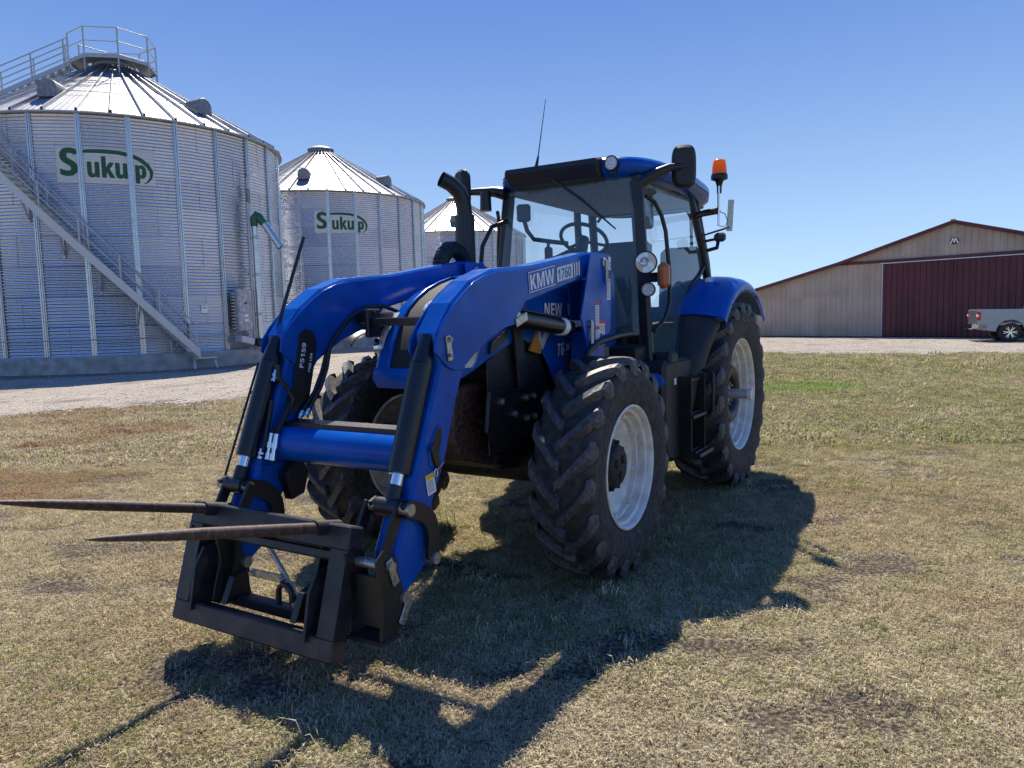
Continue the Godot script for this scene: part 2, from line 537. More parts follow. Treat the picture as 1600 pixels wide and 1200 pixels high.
func build_ground() -> void:
	for q in [[n_low, 1, 0.11], [n_mid, 2, 0.55], [n_fine, 3, 2.2], [n_dirt, 4, 0.75]]:
		q[0].seed = q[1]
		q[0].frequency = q[2]
		q[0].fractal_octaves = 3
	var xs := axis_lines(-1500, 1500, -9.0, 9.0, 0.13, 1.07)
	var zs := axis_lines(-2200, 60, -17.0, 2.0, 0.13, 1.07)
	var am := sheet(xs, zs, func(i, j): return Vector3(xs[i], ground_h(xs[i], zs[j]) if abs(xs[i]) < 60.0 else 0.0, zs[j]), turf_color)
	var gm := mk(1, 1, 1, 0.95)
	gm.vertex_color_use_as_albedo = true
	gm.albedo_texture = noise_tex(71, 0.05, 5, Color(0.36, 0.345, 0.33), Color(1, 1, 1), 1024, 2.4)
	gm.uv1_scale = Vector3(0.55, 0.55, 0.55)
	gm.normal_enabled = true
	gm.normal_texture = bump_tex(72, 0.08, 5, 9.0, 1024)
	gm.normal_scale = 1.0
	var g := put_mesh(am, "ground", gm, self, Transform3D.IDENTITY)
	g.set_meta("kind", "structure")
	# gravel yard between the grass and the buildings
	var gx := axis_lines(-59, 59, -16.0, 22.0, 0.16, 1.12)
	var ts := []
	for k in 60: ts.append(pow(k / 59.0, 1.6))
	var ym := sheet(gx, ts, func(i, j):
		var x: float = gx[i]
		var e := gravel_edge(x)
		var z: float = lerp(e, -75.0, ts[j])
		return Vector3(x, ground_h(x, z) + 0.018 * min(1.0, ts[j] * 60.0) - 0.006 + 0.01 * n_fine.get_noise_2d(x, z), z),
		func(x: float, z: float):
			var t := 1.0 + 0.10 * n_fine.get_noise_2d(x, z) + 0.16 * n_mid.get_noise_2d(x, z * 2.0)
			var soil: float = smoothstep(0.25, 0.6, n_dirt.get_noise_2d(x * 0.5, z + 60.0))
			var dp: float = Vector2(x + 16.2, z + 31.7).length()
			soil = max(soil, smoothstep(8.6, 7.6, dp + n_mid.get_noise_2d(x, z) * 0.8) * 0.9)
			var c := Color(0.60, 0.54, 0.46).lerp(Color(0.22, 0.165, 0.11), soil * 0.8)
			return Color(c.r * t, c.g * t, c.b * t))
	var ym_m := mk(1, 1, 1, 0.95)
	ym_m.vertex_color_use_as_albedo = true
	ym_m.albedo_texture = noise_tex(75, 0.09, 4, Color(0.60, 0.59, 0.58), Color(1, 1, 1), 1024, 2.4)
	ym_m.uv1_scale = Vector3(0.5, 0.5, 0.5)
	ym_m.normal_enabled = true
	ym_m.normal_texture = bump_tex(76, 0.12, 4, 12.0, 1024)
	var y := put_mesh(ym, "gravel_yard", ym_m, self, Transform3D.IDENTITY)
	y.set_meta("kind", "structure")

func blade_mesh(sd: int, count: int, spread: float, len0: float, len1: float, flop: float, width: float) -> ArrayMesh:
	var r := RandomNumberGenerator.new()
	r.seed = sd
	var vv := PackedVector3Array(); var nn := PackedVector3Array(); var cc := PackedColorArray()
	for k in count:
		var a := r.randf() * TAU
		var p := Vector3(cos(a), 0, sin(a)) * spread * sqrt(r.randf())
		var b := r.randf() * TAU
		var d := Vector3(cos(b), 0, sin(b))
		var l := r.randf_range(len0, len1)
		var f := r.randf_range(0.55, 1.0) * flop
		var s := Vector3(-d.z, 0, d.x) * width * r.randf_range(0.6, 1.3)
		var m1 := p + Vector3.UP * l * 0.55 * cos(f * 0.5) + d * l * 0.55 * sin(f * 0.5)
		var m2 := m1 + Vector3.UP * l * 0.45 * cos(f * 1.3) + d * l * 0.45 * sin(f * 1.3)
		m2.y = max(m2.y, 0.003)
		var base := p - Vector3.UP * 0.01
		var tone := r.randf_range(0.62, 1.15)
		var c := Color(tone, tone * r.randf_range(0.93, 1.03), tone * r.randf_range(0.8, 1.05))
		for q in [[base - s, base + s, m1 + s * 0.8], [base - s, m1 + s * 0.8, m1 - s * 0.8], [m1 - s * 0.8, m1 + s * 0.8, m2]]:
			var up: Vector3 = (q[1] - q[0]).cross(q[2] - q[0]).normalized()
			if up.y < 0.0:
				q = [q[0], q[2], q[1]]
				up = -up
			q = [q[0], q[2], q[1]]
			for e in 3:
				vv.append(q[e]); nn.append(up); cc.append(c)
	var arr := []
	arr.resize(Mesh.ARRAY_MAX)
	arr[Mesh.ARRAY_VERTEX] = vv
	arr[Mesh.ARRAY_NORMAL] = nn
	arr[Mesh.ARRAY_COLOR] = cc
	var am := ArrayMesh.new()
	am.add_surface_from_arrays(Mesh.PRIMITIVE_TRIANGLES, arr)
	return am

func build_grass() -> void:
	var r := RandomNumberGenerator.new()
	r.seed = 5
	var meshes := [blade_mesh(1, 16, 0.04, 0.02, 0.05, 2.1, 0.0014), blade_mesh(2, 14, 0.045, 0.02, 0.06, 1.95, 0.0013), blade_mesh(3, 14, 0.10, 0.04, 0.09, 1.9, 0.0042)]
	var xfs := [[], [], []]
	var cols := [[], [], []]
	for band in [[-8.5, -1.3, 0.028, 0], [-17.0, -8.5, 0.055, 2], [-29.0, -17.0, 0.13, 2]]:
		var z: float = band[0]
		var st: float = band[2]
		while z < band[1]:
			var half: float = 0.80 * -z + 1.6
			var x := -half
			while x < half:
				var px := x + r.randf_range(-0.6, 0.6) * st
				var pz := z + r.randf_range(-0.6, 0.6) * st
				x += st
				var q := turf_mix(px, pz)
				var roll := r.randf()
				if roll < q[0] * 0.88: continue
				if pz < gravel_edge(px) + 0.15 * r.randfn(): continue
				var kind: int = band[3]
				if kind == 0 and r.randf() < 0.4: kind = 1
				var sc := r.randf_range(0.7, 1.25)
				if r.randf() < 0.012: sc *= 1.9
				if n_mid.get_noise_2d(px * 2.0, pz * 2.0) > 0.25: sc *= 1.3
				if kind == 2 and band[2] > 0.1: sc *= 1.5
				var bs := Basis(Vector3.UP, r.randf() * TAU).scaled(Vector3(sc, sc * r.randf_range(0.7, 1.2), sc))
				xfs[kind].append(Transform3D(bs, Vector3(px, ground_h(px, pz), pz)))
				var c: Color
				if r.randf() < q[1] * 0.68:
					c = Color(0.20, 0.25, 0.065).lerp(Color(0.46, 0.45, 0.22), r.randf())
				else:
					var red: float = smoothstep(-0.1, 0.45, n_low.get_noise_2d(px * 2.3 + 90.0, pz * 4.0)) * (1.0 if px < -1.5 and pz < -6.0 else 0.35)
					c = Color(0.82, 0.765, 0.59).lerp(Color(0.32, 0.275, 0.19), r.randf())
					c = c.lerp(Color(0.42, 0.27, 0.165), red * (0.4 + 0.6 * r.randf()))
				if Vector2((px - 5.9) * 0.55, (pz + 15.3) * 0.9).length() < 0.9 + 0.5 * n_mid.get_noise_2d(px, pz) and r.randf() < 0.6: c = Color(0.16, 0.36, 0.045).lerp(Color(0.34, 0.50, 0.12), r.randf())
				var t: float = 1.0 + 0.2 * q[2]
				cols[kind].append(Color(c.r * t, c.g * t, c.b * t))
			z += st
	var gm := mk(1, 1, 1, 0.8)
	gm.vertex_color_use_as_albedo = true
	gm.cull_mode = BaseMaterial3D.CULL_DISABLED
	gm.backlight_enabled = true
	gm.backlight = Color(0.9, 0.86, 0.72)
	var holder := node("grass", self)
	holder.set_meta("kind", "stuff")
	holder.set_meta("label", "short dry straw coloured grass with green blades covering the ground")
	holder.set_meta("category", "grass")
	for k in 3:
		var mm := MultiMesh.new()
		mm.transform_format = MultiMesh.TRANSFORM_3D
		mm.use_colors = true
		mm.mesh = meshes[k]
		mm.instance_count = xfs[k].size()
		for i in xfs[k].size():
			mm.set_instance_transform(i, xfs[k][i])
			mm.set_instance_color(i, cols[k][i])
		var o := MultiMeshInstance3D.new()
		o.name = ["mown_grass", "mown_grass", "distant_grass"][k]
		o.multimesh = mm
		o.material_override = gm
		o.set_meta("kind", "stuff")
		holder.add_child(o, true)

func build_stones() -> void:
	var r := RandomNumberGenerator.new()
	r.seed = 9
	var b := MB.new()
	var P := []
	for i in 4:
		var row := []
		for j in 7:
			var a := TAU * (j % 6) / 6.0 + 0.3 * i
			var q: float = [0.55, 1.0, 0.8, 0.15][i]
			row.append(V(cos(a) * q * (0.85 if j % 2 == 0 else 1.1), [-0.35, 0.0, 0.4, 0.62][i], sin(a) * q))
		P.append(row)
	b.grid(P, Vector3.ZERO, false, true)
	var xfs := []
	var cols := []
	var n := 0
	while n < 42000:
		n += 1
		var x := r.randf_range(-26.0, 27.0)
		var e := gravel_edge(x)
		var t := r.randf()
		var z: float = e + 0.5 - 14.0 * t * t + r.randfn() * 0.3
		if t > 0.5 and r.randf() < 0.3: z = e - r.randf() * 22.0
		var sc: float = r.randf_range(0.008, 0.02)
		if r.randf() < 0.10: sc = r.randf_range(0.02, 0.042)
		xfs.append(Transform3D(Basis(Vector3.UP, r.randf() * TAU).scaled(V(sc, sc * 0.7, sc)), V(x, ground_h(x, z) + 0.014, z)))
		var k := r.randf_range(0.35, 0.70)
		cols.append(Color(k, k * r.randf_range(0.88, 0.96), k * r.randf_range(0.72, 0.88)))
	var mm := MultiMesh.new()
	mm.transform_format = MultiMesh.TRANSFORM_3D
	mm.use_colors = true
	mm.mesh = b.mesh()
	mm.instance_count = xfs.size()
	for i in xfs.size():
		mm.set_instance_transform(i, xfs[i])
		mm.set_instance_color(i, cols[i])
	var o := MultiMeshInstance3D.new()
	o.name = "gravel_stones"
	o.multimesh = mm
	var m := mk(1, 1, 1, 0.9)
	m.vertex_color_use_as_albedo = true
	o.material_override = m
	o.set_meta("kind", "stuff")
	o.set_meta("label", "loose pale gravel stones scattered over the yard and its edge")
	o.set_meta("category", "gravel")
	add_child(o)

# ---------------------------------------------------------------- grain bins
const BIN_R := 6.3
const BIN_N := 26
const RING_H := 1.035
const SLAB_H := 0.60
const RINGS := 8
const EAVE := 8.88
const ROOF_SLOPE := 0.577

func polar(deg: float, r: float, y: float) -> Vector3:
	var a := deg_to_rad(deg)
	return Vector3(sin(a) * r, y, cos(a) * r)

func corr(y: float) -> float:
	return 0.016 * cos(TAU * (y - SLAB_H) / (RING_H / 9.0))

func arc_sheet(b: MB, d0: float, d1: float, y0: float, y1: float, r: float, na: int, ny: int, with_uv := false) -> void:
	var P := []
	for j in ny + 1:
		var row := []
		var y: float = lerp(y0, y1, float(j) / ny)
		for i in na + 1:
			row.append(polar(lerp(d0, d1, float(i) / na), r + corr(y), y))
		P.append(row)
	b.grid(P, Vector3(0, (y0 + y1) / 2, 0), with_uv)

func text_tris(s: String, weight := 700) -> Array:
	var tm := TextMesh.new()
	var f := SystemFont.new()
	f.font_names = PackedStringArray(["Droid Sans"])
	f.font_weight = weight
	tm.font = f
	tm.text = s
	tm.font_size = 64
	tm.pixel_size = 0.01
	tm.depth = 0.0
	tm.curve_step = 0.6
	var arr := tm.get_mesh_arrays()
	var out := []
	if arr.is_empty(): return out
	var pv: PackedVector3Array = arr[Mesh.ARRAY_VERTEX]
	var ix: PackedInt32Array = arr[Mesh.ARRAY_INDEX]
	var nrm: PackedVector3Array = arr[Mesh.ARRAY_NORMAL]
	for t in range(0, ix.size(), 3):
		if nrm[ix[t]].z > -0.5:
			out.append([Vector2(pv[ix[t]].x, pv[ix[t]].y), Vector2(pv[ix[t + 1]].x, pv[ix[t + 1]].y), Vector2(pv[ix[t + 2]].x, pv[ix[t + 2]].y)])
	return out

func text_box(tris: Array) -> Rect2:
	var r := Rect2(tris[0][0], Vector2.ZERO)
	for t in tris:
		for p in t: r = r.expand(p)
	return r

func raster_tri(im: Image, a: Vector2, b: Vector2, c: Vector2, col: Color) -> void:
	var x0 := int(max(0.0, floor(min(a.x, min(b.x, c.x)))))
	var x1 := int(min(im.get_width() - 1.0, ceil(max(a.x, max(b.x, c.x)))))
	var y0 := int(max(0.0, floor(min(a.y, min(b.y, c.y)))))
	var y1 := int(min(im.get_height() - 1.0, ceil(max(a.y, max(b.y, c.y)))))
	var ar := (b - a).cross(c - a)
	if abs(ar) < 1e-6: return
	for y in range(y0, y1 + 1):
		for x in range(x0, x1 + 1):
			var p := Vector2(x + 0.5, y + 0.5)
			var u := (b - a).cross(p - a) / ar
			var w := (c - b).cross(p - b) / ar
			var t := (a - c).cross(p - c) / ar
			if u >= -0.001 and w >= -0.001 and t >= -0.001: im.set_pixel(x, y, col)

# print text on an image into the given rectangle (pixels, y down)
func print_text(im: Image, s: String, rect: Rect2, col: Color) -> void:
	var tr := text_tris(s)
	if tr.is_empty(): return
	var bb := text_box(tr)
	for t in tr:
		var q := []
		for p in t:
			q.append(Vector2(rect.position.x + (p.x - bb.position.x) / bb.size.x * rect.size.x, rect.position.y + (1.0 - (p.y - bb.position.y) / bb.size.y) * rect.size.y))
		raster_tri(im, q[0], q[1], q[2], col)

# flat raised lettering fitted into a box of width w and height h; x to the right, y up, in the frame xf
func lettering(s: String, w: float, h: float, xf: Transform3D, m: Material, parent: Node, called := "lettering", slant := 0.0) -> void:
	var tr := text_tris(s)
	if tr.is_empty(): return
	var bb := text_box(tr)
	var b := MB.new()
	var nz := xf.basis.z.normalized()
	for t in tr:
		var q := []
		for p in t:
			var yy: float = (p.y - bb.position.y) / bb.size.y * h
			q.append(xf * Vector3((p.x - bb.position.x) / bb.size.x * w + slant * yy, yy, 0))
		b.tri(q[0], q[1], q[2], nz, nz, nz)
	put(b, called, m, parent)

func make_logo() -> StandardMaterial3D:
	var im := Image.create(640, 256, false, Image.FORMAT_RGB8)
	im.fill(lin(0.60, 0.60, 0.57))
	var g := lin(0.016, 0.095, 0.045)
	print_text(im, "S", Rect2(26, 8, 108, 196), g)
	for o in [Vector2(-4, 0), Vector2(4, 0), Vector2(0, -3), Vector2(0, 3)]:
		print_text(im, "S", Rect2(26 + o.x, 8 + o.y, 112, 196), g)
		print_text(im, "uku", Rect2(202 + o.x, 60 + o.y, 252, 152), g)
		print_text(im, "p", Rect2(512 + o.x, 108 + o.y, 66, 132), g)
	# swoosh from the S over the letters and round the p
	var mid := [Vector2(112, 54), Vector2(150, 36), Vector2(210, 26), Vector2(300, 23), Vector2(400, 27), Vector2(480, 40), Vector2(545, 66), Vector2(592, 104), Vector2(618, 150), Vector2(612, 196), Vector2(584, 232), Vector2(556, 244)]
	var wid := [2.0, 9.0, 13.0, 15.0, 15.0, 15.0, 15.0, 15.0, 13.0, 10.0, 5.0, 1.0]
	var L := []
	var R := []
	for i in mid.size():
		var d: Vector2 = (mid[min(i + 1, mid.size() - 1)] - mid[max(i - 1, 0)]).normalized()
		L.append(mid[i] + Vector2(-d.y, d.x) * wid[i])
		R.append(mid[i] - Vector2(-d.y, d.x) * wid[i])
	for i in mid.size() - 1:
		raster_tri(im, L[i], L[i + 1], R[i + 1], g)
		raster_tri(im, L[i], R[i + 1], R[i], g)
	im.generate_mipmaps()
	var m := mk(1, 1, 1, 0.55)
	m.albedo_texture = ImageTexture.create_from_image(im)
	return m

func sector(b: MB, d0: float, d1: float, y0: float, y1: float, r: float, im_d0: float, im_d1: float, im_y0: float, im_y1: float) -> void:
	var ny := 54
	var na := 4
	var P := []
	var Q := []
	for j in ny + 1:
		var row := []
		var y: float = lerp(y0, y1, float(j) / ny)
		for i in na + 1:
			row.append(polar(lerp(d0, d1, float(i) / na), r + corr(y), y))
		P.append(row)
	var s := b.v.size()
	b.grid(P, Vector3.ZERO)
	b.use_uv = true
	for k in range(s, b.v.size()):
		var p: Vector3 = b.v[k]
		b.uv.append(Vector2((rad_to_deg(atan2(p.x, p.z)) - im_d0) / (im_d1 - im_d0), 1.0 - (p.y - im_y0) / (im_y1 - im_y0)))

var bin_parts := {}

func make_bin_meshes() -> void:
	var step := 360.0 / BIN_N
	var b := MB.new()
	arc_sheet(b, -step / 2, step / 2, SLAB_H, SLAB_H + RING_H, BIN_R, 3, 63)
	bin_parts.sheet = b.mesh()
	b = MB.new()
	arc_sheet(b, -0.10, 0.10, SLAB_H + 0.02, SLAB_H + RING_H - 0.02, BIN_R + 0.005, 1, 54)
	bin_parts.seam = b.mesh()
	# stiffener: folded hat section standing on the wall
	b = MB.new()
	var prof := [Vector2(-0.085, 0), Vector2(-0.085, 0.012), Vector2(-0.06, 0.014), Vector2(-0.05, 0.065), Vector2(-0.012, 0.065), Vector2(-0.006, 0.03), Vector2(0.006, 0.03), Vector2(0.012, 0.065), Vector2(0.05, 0.065), Vector2(0.06, 0.014), Vector2(0.085, 0.012), Vector2(0.085, 0)]
	b.prism(prof, Transform3D(Basis(Vector3(1, 0, 0), Vector3(0, 0, 1), Vector3(0, 1, 0)), Vector3(0, 0, BIN_R + 0.012)), SLAB_H + 0.004, EAVE - 0.01, 0.001, 0.95)
	bin_parts.stiff = b.mesh()
	# roof panel: wedge with a raised rib at one edge and small ribs between
	var nr := 39
	var half := PI / nr
	b = MB.new()
	var us := [-1.0, -0.96, -0.84, -0.80, -0.60, -0.575, -0.55, -0.24, -0.215, -0.19, 0.14, 0.165, 0.19, 0.50, 0.525, 0.55, 0.93, 1.0]
	var hs := [0.0, 0.13, 0.13, 0.0, 0.0, 0.026, 0.0, 0.0, 0.026, 0.0, 0.0, 0.026, 0.0, 0.0, 0.026, 0.0, 0.0, 0.0]
	var top := []
	for k in 2:
		var r: float = [BIN_R + 0.16, 0.62][k]
		var row := []
		for i in us.size():
			var uu: float = us[i]
			var a: float = uu * half
			if k == 1 and uu < -0.75: a = -half + (uu + 1.0) * half * 2.2
			row.append(Vector3(sin(a) * r, EAVE + (BIN_R - r) * ROOF_SLOPE + 0.05 + hs[i], cos(a) * r))
		top.append(row)
	b.grid(top, Vector3(0, 0, 3), false, true)
	bin_parts.roof = b.mesh()
	bin_parts.roof_n = nr
	# roof vent: gooseneck hood with a round back
	b = MB.new()
	var pr := []
	for k in 13:
		var a := PI * k / 12.0
		pr.append(Vector2(-0.34 * cos(a), 0.30 + 0.34 * sin(a)))
	pr.push_front(Vector2(-0.34, 0.0)); pr.append(Vector2(0.34, 0.0))
	b.prism(pr, Transform3D(Basis.IDENTITY, Vector3(0, 0, 0)), -0.38, 0.38, 0.02, 0.7)
	bin_parts.vent = b.mesh()

func grain_bin(at: Vector3, label: String, turn: float, logo: Material, seams := false) -> Node3D:
	var g := node("grain_bin", self, at, 0.0)
	tag(g, label, "grain bin", "corrugated steel grain bins in a row")
	var step := 360.0 / BIN_N
	var b := MB.new()
	b.lathe([Vector2(BIN_R + 0.30, -0.2), Vector2(BIN_R + 0.30, SLAB_H - 0.02), Vector2(BIN_R + 0.28, SLAB_H), Vector2(0.0, SLAB_H)], Transform3D.IDENTITY, 72)
	put(b, "concrete_slab", M.concrete, g)
	for k in BIN_N:
		var bs := Basis(Vector3.UP, deg_to_rad(turn + (k + 0.5) * step))
		for j in RINGS:
			var m: Material = [M.galv, M.galv2, M.galv3][(k * 7 + j * 5 + k * j) % 3]
			put_mesh(bin_parts.sheet, "wall_sheet", m, g, Transform3D(bs, Vector3(0, j * RING_H, 0)))
			if seams and (k + j) % 2 == 0:
				put_mesh(bin_parts.seam, "sheet_seam", M.galv_dull, g, Transform3D(bs, Vector3(0, j * RING_H, 0)))
		put_mesh(bin_parts.stiff, "stiffener", M.galv2, g, Transform3D(Basis(Vector3.UP, deg_to_rad(turn + k * step)), Vector3.ZERO))
	for k in bin_parts.roof_n:
		put_mesh(bin_parts.roof, "roof_panel", [M.roof_galv, M.roof_galv2][(k * 5 / 3) % 2], g, Transform3D(Basis(Vector3.UP, TAU * k / bin_parts.roof_n + 0.03), Vector3.ZERO))
	b = MB.new()
	var top := EAVE + (BIN_R - 0.62) * ROOF_SLOPE
	b.lathe([Vector2(0.74, top - 0.02), Vector2(0.74, top + 0.20), Vector2(0.82, top + 0.20), Vector2(0.82, top + 0.27), Vector2(0.55, top + 0.40), Vector2(0.0, top + 0.42)], Transform3D.IDENTITY, 32)
	put(b, "peak_cap", M.vent, g)
	b = MB.new()
	b.lathe([Vector2(BIN_R + 0.02, EAVE - 0.06), Vector2(BIN_R + 0.19, EAVE - 0.06), Vector2(BIN_R + 0.19, EAVE - 0.02)], Transform3D.IDENTITY, 78)
	put(b, "eave_trim", M.galv_dull, g)
	# two thin safety rings standing off the roof
	for rr in [4.6, 3.5]:
		b = MB.new()
		var pts := []
		for k in 79:
			var a := TAU * k / 78
			pts.append(Vector3(sin(a) * rr, EAVE + (BIN_R - rr) * ROOF_SLOPE + 0.17, cos(a) * rr))
		b.tube(pts, 0.014, 5, false)
		put(b, "roof_ring", M.galv_dull, g)
	for d in [2.3, 63.2, 122.0, 183.0, 243.0, 303.0]:
		var rr := 4.75
		var y := EAVE + (BIN_R - rr) * ROOF_SLOPE - 0.10
		put_mesh(bin_parts.vent, "roof_vent", M.vent, g, Transform3D(Basis(Vector3.UP, deg_to_rad(d)), polar(d, rr, y)))
	if logo:
		for s in [[9.1, 15.25], [16.75, 29.1], [30.6, 36.6]]:
			b = MB.new()
			sector(b, s[0], s[1], 6.50, 7.70, BIN_R + 0.014, 9.1, 36.6, 6.50, 7.70)
			put(b, "sign_panel", logo, g)
	return g

func build_bins() -> void:
	make_bin_meshes()
	var logo := make_logo()
	var g := grain_bin(V(-16.2, 0, -31.7), "nearest and largest looking grain bin, with outside staircase and railed roof platform", 2.0, logo, true)
	grain_bin(V(-11.76, 0, -47.9), "middle grain bin with green lettered sign, left of the tractor exhaust", 2.0, logo)
	grain_bin(V(-4.8, 0, -68.8), "farthest grain bin, mostly hidden behind the tractor exhaust and cab", 6.0, null)
	# -------- staircase winding up the wall
	var st := node("staircase", g)
	var ya := func(d: float) -> float: return 0.60 + (44.0 - d) * 0.1285
	for rr in [7.05, 6.46]:
		var b := MB.new()
		var P := [[], [], [], [], []]
		var k := 44.5
		while k > -27.0:
			var y: float = ya.call(k)
			for q in [[0, -0.19, 0.0], [1, 0.16, 0.0], [2, 0.16, 0.05], [3, -0.19, 0.05], [4, -0.19, 0.0]]:
				P[q[0]].append(polar(k, rr + q[2], y + q[1]))
			k -= 2.0
		b.grid(P, polar(10, rr + 0.0175, 4.9), false, true)
		put(b, "stringer", M.step_grey, st)
		b = MB.new()
		for hgt in [0.52, 0.98]:
			var pts := []
			k = 44.0
			while k > -27.0:
				pts.append(polar(k, rr, ya.call(k) + hgt))
				k -= 2.0
			b.tube(pts, 0.022, 6)
		put(b, "handrail", M.galv_dull, st)
		k = 43.6
		while k > -27.0:
			b = MB.new()
			b.bar(polar(k, rr, ya.call(k) - 0.15), polar(k, rr, ya.call(k) + 0.99), 0.045, 0.045, Vector3(0, 0, 1), 0.003)
			put(b, "rail_post", M.galv_dull, st)
			k -= 9.3
	var d := 42.5
	var tb := MB.new()
	tb.box(Vector3.ZERO, Vector3(0.24, 0.035, 0.57), Basis.IDENTITY, 0.004)
	var tm := tb.mesh()
	while d > -27.0:
		put_mesh(tm, "tread", M.galv_dull, st, Transform3D(Basis(Vector3.UP, deg_to_rad(d)), polar(d, 6.755, ya.call(d) + 0.05)))
		d -= 1.65
	for dd in [39.0, 29.5, 20.0, 10.5, 1.0]:
		var b := MB.new()
		var y: float = ya.call(dd)
		b.bar(polar(dd, 6.95, y - 0.12), polar(dd - 1.0, 6.34, y - 0.85), 0.05, 0.05, Vector3(1, 0, 0))
		b.bar(polar(dd - 1.0, 6.345, y - 0.95), polar(dd - 1.0, 6.345, y - 0.2), 0.06, 0.03, Vector3(0, 0, 1))
		put(b, "stair_bracket", M.galv_dull, st)
	# -------- platform round the peak
	var pf := node("roof_platform", g)
	var py := EAVE + (BIN_R - 1.55) * ROOF_SLOPE + 0.68
	var pb := MB.new()
	pb.lathe([Vector2(0.95, py), Vector2(1.62, py)], Transform3D.IDENTITY, 8, 0.2, TAU + 0.2)
	for k in 26:
		var a := TAU * k / 26
		pb.bar(V(sin(a) * 0.95, py + 0.012, cos(a) * 0.95), V(sin(a) * 1.6, py + 0.012, cos(a) * 1.6), 0.02, 0.03)
	put(pb, "platform_floor", M.galv_dull, pf)
	for hgt in [0.0, 0.55, 1.08]:
		pb = MB.new()
		var prev := V(cos(0.2) * 1.62, py + hgt, sin(0.2) * 1.62)
		for k in 8:
			var a := 0.2 + TAU * (k + 1) / 8
			var nx := V(cos(a) * 1.62, py + hgt, sin(a) * 1.62)
			if hgt == 0.0: pb.bar(prev, nx, 0.03, 0.16)
			elif k != 3: pb.bar(prev, nx, 0.04, 0.04)
			prev = nx
		put(pb, "toe_board" if hgt == 0.0 else "guard_rail", M.galv_dull, pf)
	for k in 8:
		pb = MB.new()
		var a := 0.2 + TAU * k / 8
		pb.bar(V(cos(a) * 1.62, py - 0.72, sin(a) * 1.62), V(cos(a) * 1.62, py + 1.1, sin(a) * 1.62), 0.05, 0.05, Vector3(1, 0, 0))
		put(pb, "guard_post", M.galv_dull, pf)
	# -------- stairs down the roof
	var rs := node("roof_stairs", g)
	var rd := -66.0
	var side := polar(rd + 90.0, 1.0, 0.0)
	var rp := func(r: float, s: float, up: float) -> Vector3: return polar(rd, r, EAVE + (BIN_R - r) * ROOF_SLOPE + 0.52 + up) + side * s
	for s in [-0.34, 0.34]:
		pb = MB.new()
		pb.bar(rp.call(1.5, s, 0.08), rp.call(6.6, s, 0.08), 0.04, 0.17)
		put(pb, "stringer", M.galv_dull, rs)
		pb = MB.new()
		for hgt in [0.58, 1.08]:
			pb.bar(rp.call(1.6, s, hgt), rp.call(6.6, s, hgt), 0.042, 0.042)
		put(pb, "handrail", M.galv_dull, rs)
		for k in 5:
			pb = MB.new()
			var r := 1.75 + k * 1.15
			pb.bar(rp.call(r, s, 0.0), rp.call(r, s, 1.1), 0.05, 0.05, Vector3(1, 0, 0))
			put(pb, "rail_post", M.galv_dull, rs)
	for k in 18:
		pb = MB.new()
		var r := 1.7 + k * 0.275
		pb.bar(rp.call(r, -0.32, 0.10), rp.call(r, 0.32, 0.10), 0.2, 0.03)
		put(pb, "tread", M.galv_dull, rs)
	# -------- conduit along the wall
	var cb := MB.new()
	var pts := []
	var cd := -20.0
	while cd < 59.0:
		pts.append(polar(cd, BIN_R + 0.10, 1.17))
		cd += 3.0
	cb.tube(pts, 0.025, 6)
	put(cb, "conduit", M.galv_dull, g)
	var warn := node("warning_sticker", g)
	cb = MB.new()
	var wx := Transform3D(Basis(Vector3.UP, deg_to_rad(49.5)), polar(49.5, BIN_R + 0.024, 2.02))
	cb.prism([Vector2(-0.12, 0), Vector2(0.12, 0), Vector2(0.12, 0.34), Vector2(-0.12, 0.34)], wx, 0.0, 0.004, 0.001)
	put(cb, "sticker", M.white, warn)
	lettering("SAFETY", 0.20, 0.05, wx.translated_local(V(-0.10, 0.27, 0.006)), M.green, warn)
	lettering("WARNING", 0.20, 0.05, wx.translated_local(V(-0.10, 0.17, 0.006)), M.amber_solid, warn)
	# -------- electrical cabinet
	var cab := node("electrical_cabinet", self, g.position + polar(63.2, BIN_R + 0.12, 0.0), deg_to_rad(63.2))
	tag(cab, "grey steel electrical cabinet fixed to the wall of the nearest grain bin", "cabinet")
	cb = MB.new()
	cb.box(V(0.03, 2.12, 0.1), V(0.72, 1.62, 0.22), Basis.IDENTITY, 0.015)
	put(cb, "housing", M.cabinet, cab)
	cb = MB.new()
	cb.box(V(0.03, 2.45, 0.22), V(0.66, 0.86, 0.025), Basis.IDENTITY, 0.008)
	put(cb, "door", M.cabinet, cab)
	cb = MB.new()
	cb.box(V(0.03, 1.66, 0.22), V(0.66, 0.64, 0.025), Basis.IDENTITY, 0.008)
	put(cb, "door", M.cabinet, cab)
	for y in [1.9, 1.72]:
		cb = MB.new()
		cb.box(V(0.03, y, 0.24), V(0.20, 0.10, 0.02))
		put(cb, "name_plate", M.white, cab)
	cb = MB.new()
	cb.cyl(V(0.03, 2.38, 0.23), V(0.03, 2.38, 0.27), 0.04)
	put(cb, "switch", M.black, cab)
	for k in 12:
		cb = MB.new()
		cb.box(V(-0.43, 1.42 + k * 0.12, 0.06), V(0.16, 0.05, 0.10), Basis.IDENTITY, 0.008)
		put(cb, "terminal", M.galv_dull, cab)
	cb = MB.new()
	cb.tube([V(0.43, 1.5, 0.1), V(0.48, 1.5, 0.12), V(0.48, 2.6, 0.12), V(0.43, 2.6, 0.1)], 0.02, 6)
	put(cb, "side_rail", M.galv_dull, cab)
	# -------- unloading auger with green spout
	var au := node("unloading_auger", self, g.position + polar(69.6, BIN_R + 0.36, 0.0), deg_to_rad(69.6))
	tag(au, "vertical unloading auger tube with green elbow and silver spout on the bin", "auger")
	cb = MB.new()
